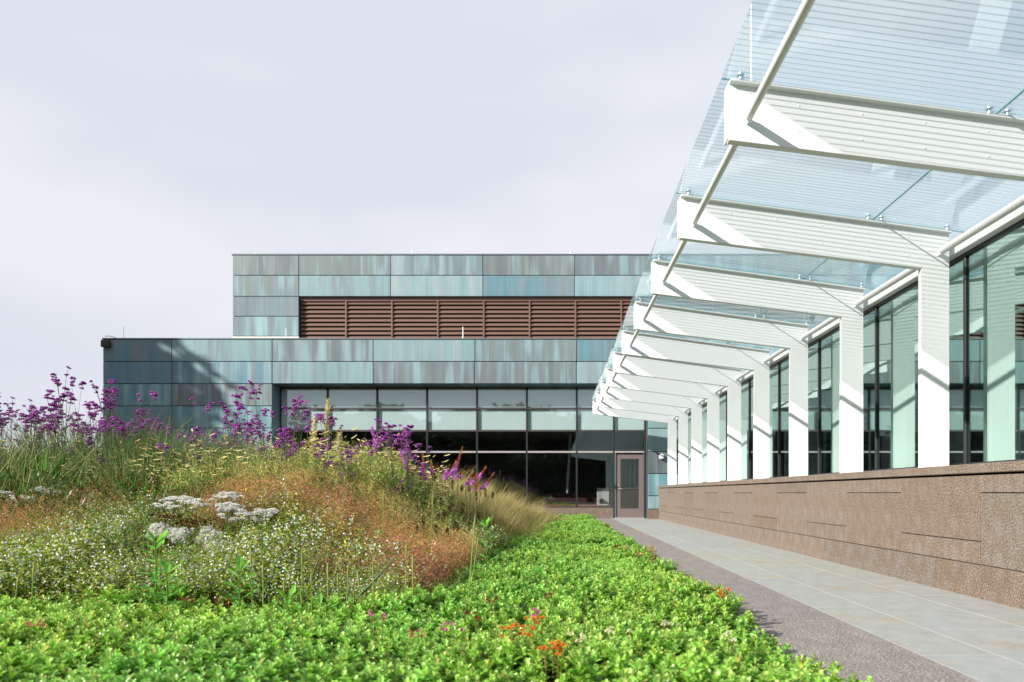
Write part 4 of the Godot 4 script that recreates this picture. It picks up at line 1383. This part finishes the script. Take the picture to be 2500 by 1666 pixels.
	# yarrow: flat plates of white florets
	var yarrow := func(called, label, at, plates, dead):
		var t := thing(called, label, "flower", at)
		var st := Geo.new(); st.col = Color(0.11, 0.15, 0.05)
		for p in plates:
			var c := Vector3(p[0], p[1], p[2]); var w: float = p[3]
			var g := Geo.new()
			var tilt := Basis(Vector3(0, 0, 1), p[4]) * Basis(Vector3(1, 0, 0), 0.22 + p[5])
			for m in int(16 + 62 * w):
				var an := rnd(0, TAU); var r := sqrt(rng.randf()) * (0.86 + 0.18 * sin(an * 3.0 + p[0] * 40.0))
				var ce := c + tilt * Vector3(cos(an) * r * w * 0.5, (1.0 - r * r) * w * 0.15 + rnd(-0.014, 0.012), sin(an) * r * w * 0.34)
				var sr := rnd(0.022, 0.04)
				st.blade(ce - Vector3(0, 0.004, 0), (c - Vector3(0, 0.28, 0) - ce).normalized(), 0.16, 0.004, Vector3.ZERO, 1)
				var tone := rnd(0.8, 1.12) * (0.72 if p[5] > 0.5 else 1.0)
				for q in 64:
					var a2 := rnd(0, TAU); var r2 := sqrt(rng.randf())
					var pt := ce + tilt * Vector3(cos(a2) * r2 * sr, (1.0 - r2 * r2) * sr * 0.38, sin(a2) * r2 * sr)
					g.col = vary(Color(0.64, 0.64, 0.585), 0.1) * tone
					g.flat_leaf(pt, tilt * around(rnd(0, TAU), rnd(-0.1, 0.5)), tilt * Vector3(rnd(-0.4, 0.4), 1, rnd(-0.4, 0.4)).normalized(), 0.011, 0.010)
			build("flower_plate", g, M.petal, t)
		build("stalks", st, M.soft_leaf, t).set_meta("kind", "stuff")
		if dead:
			var g := Geo.new()
			for q in 420:
				var f := rng.randf()
				var p := Vector3(-0.27, 0.66 - at.y, 0.16).lerp(Vector3(0.22, 0.60 - at.y, 0.14), f) + around(rnd(0, TAU), rnd(-1, 1)) * 0.055 * rnd(0.3, 1.4)
				g.col = vary(Color(0.05, 0.022, 0.01) if rng.randf() < 0.65 else Color(0.14, 0.06, 0.02), 0.3)
				g.flat_leaf(p, around(rnd(0, TAU), rnd(-1, 1)), around(rnd(0, TAU), rnd(-1, 1)), rnd(0.02, 0.045), 0.012)
			build("dead_leaves", g, M.straw, t)
	var ym := mound(-3.1, 6.0)
	yarrow.call("yarrow", "large clump of pale white domed flower heads with dead brown leaves", Vector3(-3.13, ym - 0.02, -6.0), [[-0.12, 0.76 - ym, 0.0, 0.52, -0.12, 0.0], [0.17, 0.83 - ym, -0.22, 0.32, -0.1, 0.0], [0.24, 0.75 - ym, -0.05, 0.24, -0.1, 0.0], [0.38, 0.67 - ym, 0.06, 0.42, -0.28, 0.0], [0.60, 0.70 - ym, -0.02, 0.24, -0.1, 0.0], [-0.27, 0.56 - ym, 0.14, 0.2, 0.25, 0.75], [-0.06, 0.53 - ym, 0.18, 0.2, 0.0, 0.75], [0.22, 0.50 - ym, 0.2, 0.26, -0.4, 0.8], [0.29, 0.40 - ym, 0.25, 0.24, -0.35, 1.0]], true)
	yarrow.call("yarrow", "small white flat-headed flower clump at the left edge above the red grass", Vector3(-5.3, mound(-5.3, 7.0), -7.0), [[-0.35, 0.24, 0.0, 0.22, -0.1, 0.0], [-0.03, 0.29, -0.1, 0.2, -0.15, 0.0], [0.22, 0.25, 0.0, 0.24, -0.2, 0.0], [-0.1, 0.18, 0.1, 0.34, -0.1, 0.0], [0.45, 0.22, -0.1, 0.14, -0.1, 0.0]], false)

	# sedum flower clusters
	var fl := [[-0.96, 3.72, 0, "pink sedum flower cluster furthest left in the front bed"], [-0.65, 3.26, 1, "pale peach and pink seed cluster left of the orange ones"], [-0.49, 3.3, 0, "pink sedum flower between the peach cluster and the orange one"], [-0.42, 3.69, 3, "dark red fading sedum head above the pink flower"], [-0.07, 3.61, 0, "magenta sedum flower above the tall orange cluster"], [-0.39, 4.22, 3, "dark brown-red dried sedum head in the middle of the green"], [-0.06, 4.6, 3, "small rust dried sedum head"], [-0.19, 3.21, 2, "orange sedum head, left of the trio near the bottom"], [-0.14, 3.21, 2, "thin orange sedum head in the middle of the trio"], [-0.1, 3.4, 2, "tallest orange sedum head of the trio"], [0.0, 2.86, 2, "large bright orange sedum cluster at the bottom edge"], [0.1, 3.01, 4, "cream-white sedum buds beside the bright orange cluster"], [0.3, 3.09, 4, "cream sedum buds right of the white ones"], [0.59, 3.45, 4, "yellowish sedum buds amid the green"], [0.77, 3.05, 4, "pale pink-white sedum flower near the kerb corner"], [0.78, 8.34, 3, "rust sedum head left of the kerb, nearest of the far group"], [0.88, 8.06, 1, "peach sedum head beside the rust one"], [1.12, 8.06, 0, "pink sedum flowers at the kerb edge"], [1.12, 11.36, 0, "far pink sedum flowers along the kerb"], [1.12, 14.51, 3, "farthest red sedum flowers by the kerb"], [1.12, 7.66, 1, "pale pink sedum head standing above the kerb"], [1.1, 4.42, 2, "single orange fallen leaf cluster near the kerb"], [0.93, 7.31, 1, "peach sedum stems inside the kerb"], [1.04, 6.98, 3, "reddish sedum stems near the kerb"], [-2.31, 4.28, 3, "dark brown withered patch in front of the leafy weed"], [-2.08, 4.3, 3, "wider dark brown withered patch right of the first"], [-2.55, 3.35, 1, "orange and yellow sedum stems at the lower left"], [-2.3, 2.75, 2, "orange leaf cluster at the bottom left edge"]]
	var pal := [[Color(0.5, 0.12, 0.25), Color(0.62, 0.3, 0.34)], [Color(0.5, 0.28, 0.14), Color(0.45, 0.2, 0.12)], [Color(0.65, 0.17, 0.03), Color(0.72, 0.27, 0.04)], [Color(0.16, 0.045, 0.02), Color(0.3, 0.08, 0.04)], [Color(0.6, 0.62, 0.35), Color(0.7, 0.66, 0.45)]]
	for s in fl:
		var x: float = s[0]; var d: float = s[1]
		var t := thing("sedum_flower", s[3], "flower", Vector3(x, mound(x, d) + 0.02, -d))
		var st := Geo.new(); st.col = Color(0.34, 0.26, 0.08) if s[2] == 2 else Color(0.2, 0.24, 0.06)
		var g := Geo.new()
		var stems := 7 if s[2] == 2 or d > 6.5 else 5
		if s[3].begins_with("large"): stems = 12
		for q in stems:
			var foot := Vector3(rnd(-0.03, 0.03), 0, rnd(-0.03, 0.03))
			var tip := Vector3(foot.x * 1.6 + rnd(-0.012, 0.012), rnd(0.165, 0.215), foot.z * 1.5)
			if s[2] == 3: tip.y -= 0.02
			st.tube([foot, tip], [0.0022, 0.0018], 4, false)
			for e in 26:
				g.col = vary(pal[s[2]][rng.randi() % 2], 0.2)
				var dd := around(rnd(0, TAU), rnd(0.2, 1.4))
				g.leaf(tip + dd * 0.004, dd, Vector3(0.2, 0.3, 1).normalized(), rnd(0.009, 0.016), 0.005)
		build("stem", st, M.leaf, t)
		build("florets", g, M.petal, t)

# ================================================================ rods, lamps and the like
func small_things() -> void:
	rng.seed = 1444
	var rod := func(x, y, z, h, r, label, mt):
		var t := thing("lightning_rod", label, "rod", Vector3(x, y, z), "lightning rods on the roofs")
		var g := Geo.new(); g.tube([Vector3.ZERO, Vector3(0, h * 0.98, 0), Vector3(0, h, 0)], [r, r * 0.8, 0.001], 8)
		build("spike", g, mt, t)
		g = Geo.new(); g.tube([Vector3(0, -0.002, 0), Vector3(0, 0.03, 0)], [r * 2.6, r * 2.2], 8)
		build("base", g, mt, t)
	rod.call(-14.4, 6.035, -22.85, 0.42, 0.008, "thin lightning rod near the left corner of the lower roof", M.steel)
	rod.call(-8.96, 6.035, -22.85, 0.36, 0.014, "white lightning rod on the lower roof, left of the louvre", M.white_trim)
	rod.call(-3.04, 6.035, -22.85, 0.40, 0.02, "white lightning rod standing before the brown louvre", M.white_trim)
	rod.call(-11.0, 9.63, -25.1, 0.2, 0.008, "short lightning rod at the left end of the upper roof", M.steel)
	rod.call(-5.23, 9.63, -25.1, 0.2, 0.008, "short lightning rod in the middle of the upper roof", M.steel)
	rod.call(0.61, 9.63, -25.1, 0.2, 0.008, "short lightning rod on the upper roof near the canopy", M.steel)
	rod.call(1.42, 3.80, rib_z(0), 0.58, 0.008, "tall thin white lightning rod on the end of the nearest canopy beam", M.white_trim)

	var f := thing("flood_light", "black box lamp with a cable at the lower roof's left corner", "lamp", Vector3(-14.88, 5.84, -22.75))
	slab("housing", Vector3(-0.13, -0.13, 0.03), Vector3(0.14, 0.10, 0.16), M.black_plastic, f, 0.015)
	slab("bracket", Vector3(-0.06, -0.05, 0.0), Vector3(0.06, 0.05, 0.03), M.steel, f)
	var g := Geo.new()
	g.tube([Vector3(-0.03, 0.10, 0.1), Vector3(-0.01, 0.24, 0.08), Vector3(0.12, 0.25, 0.02), Vector3(0.3, 0.19, -0.04)], [0.011, 0.011, 0.011, 0.011], 6)
	build("cable", g, M.black_plastic, f)

	var c := thing("wall_lamp", "small white wall fitting on the brown panel right of the door", "lamp", Vector3(3.58, 2.08, -22.75))
	slab("housing", Vector3(-0.075, -0.085, 0.02), Vector3(0.07, 0.07, 0.14), M.white_trim, c, 0.02)
	slab("wall_plate", Vector3(-0.05, -0.06, 0.0), Vector3(0.05, 0.09, 0.02), M.white_trim, c)
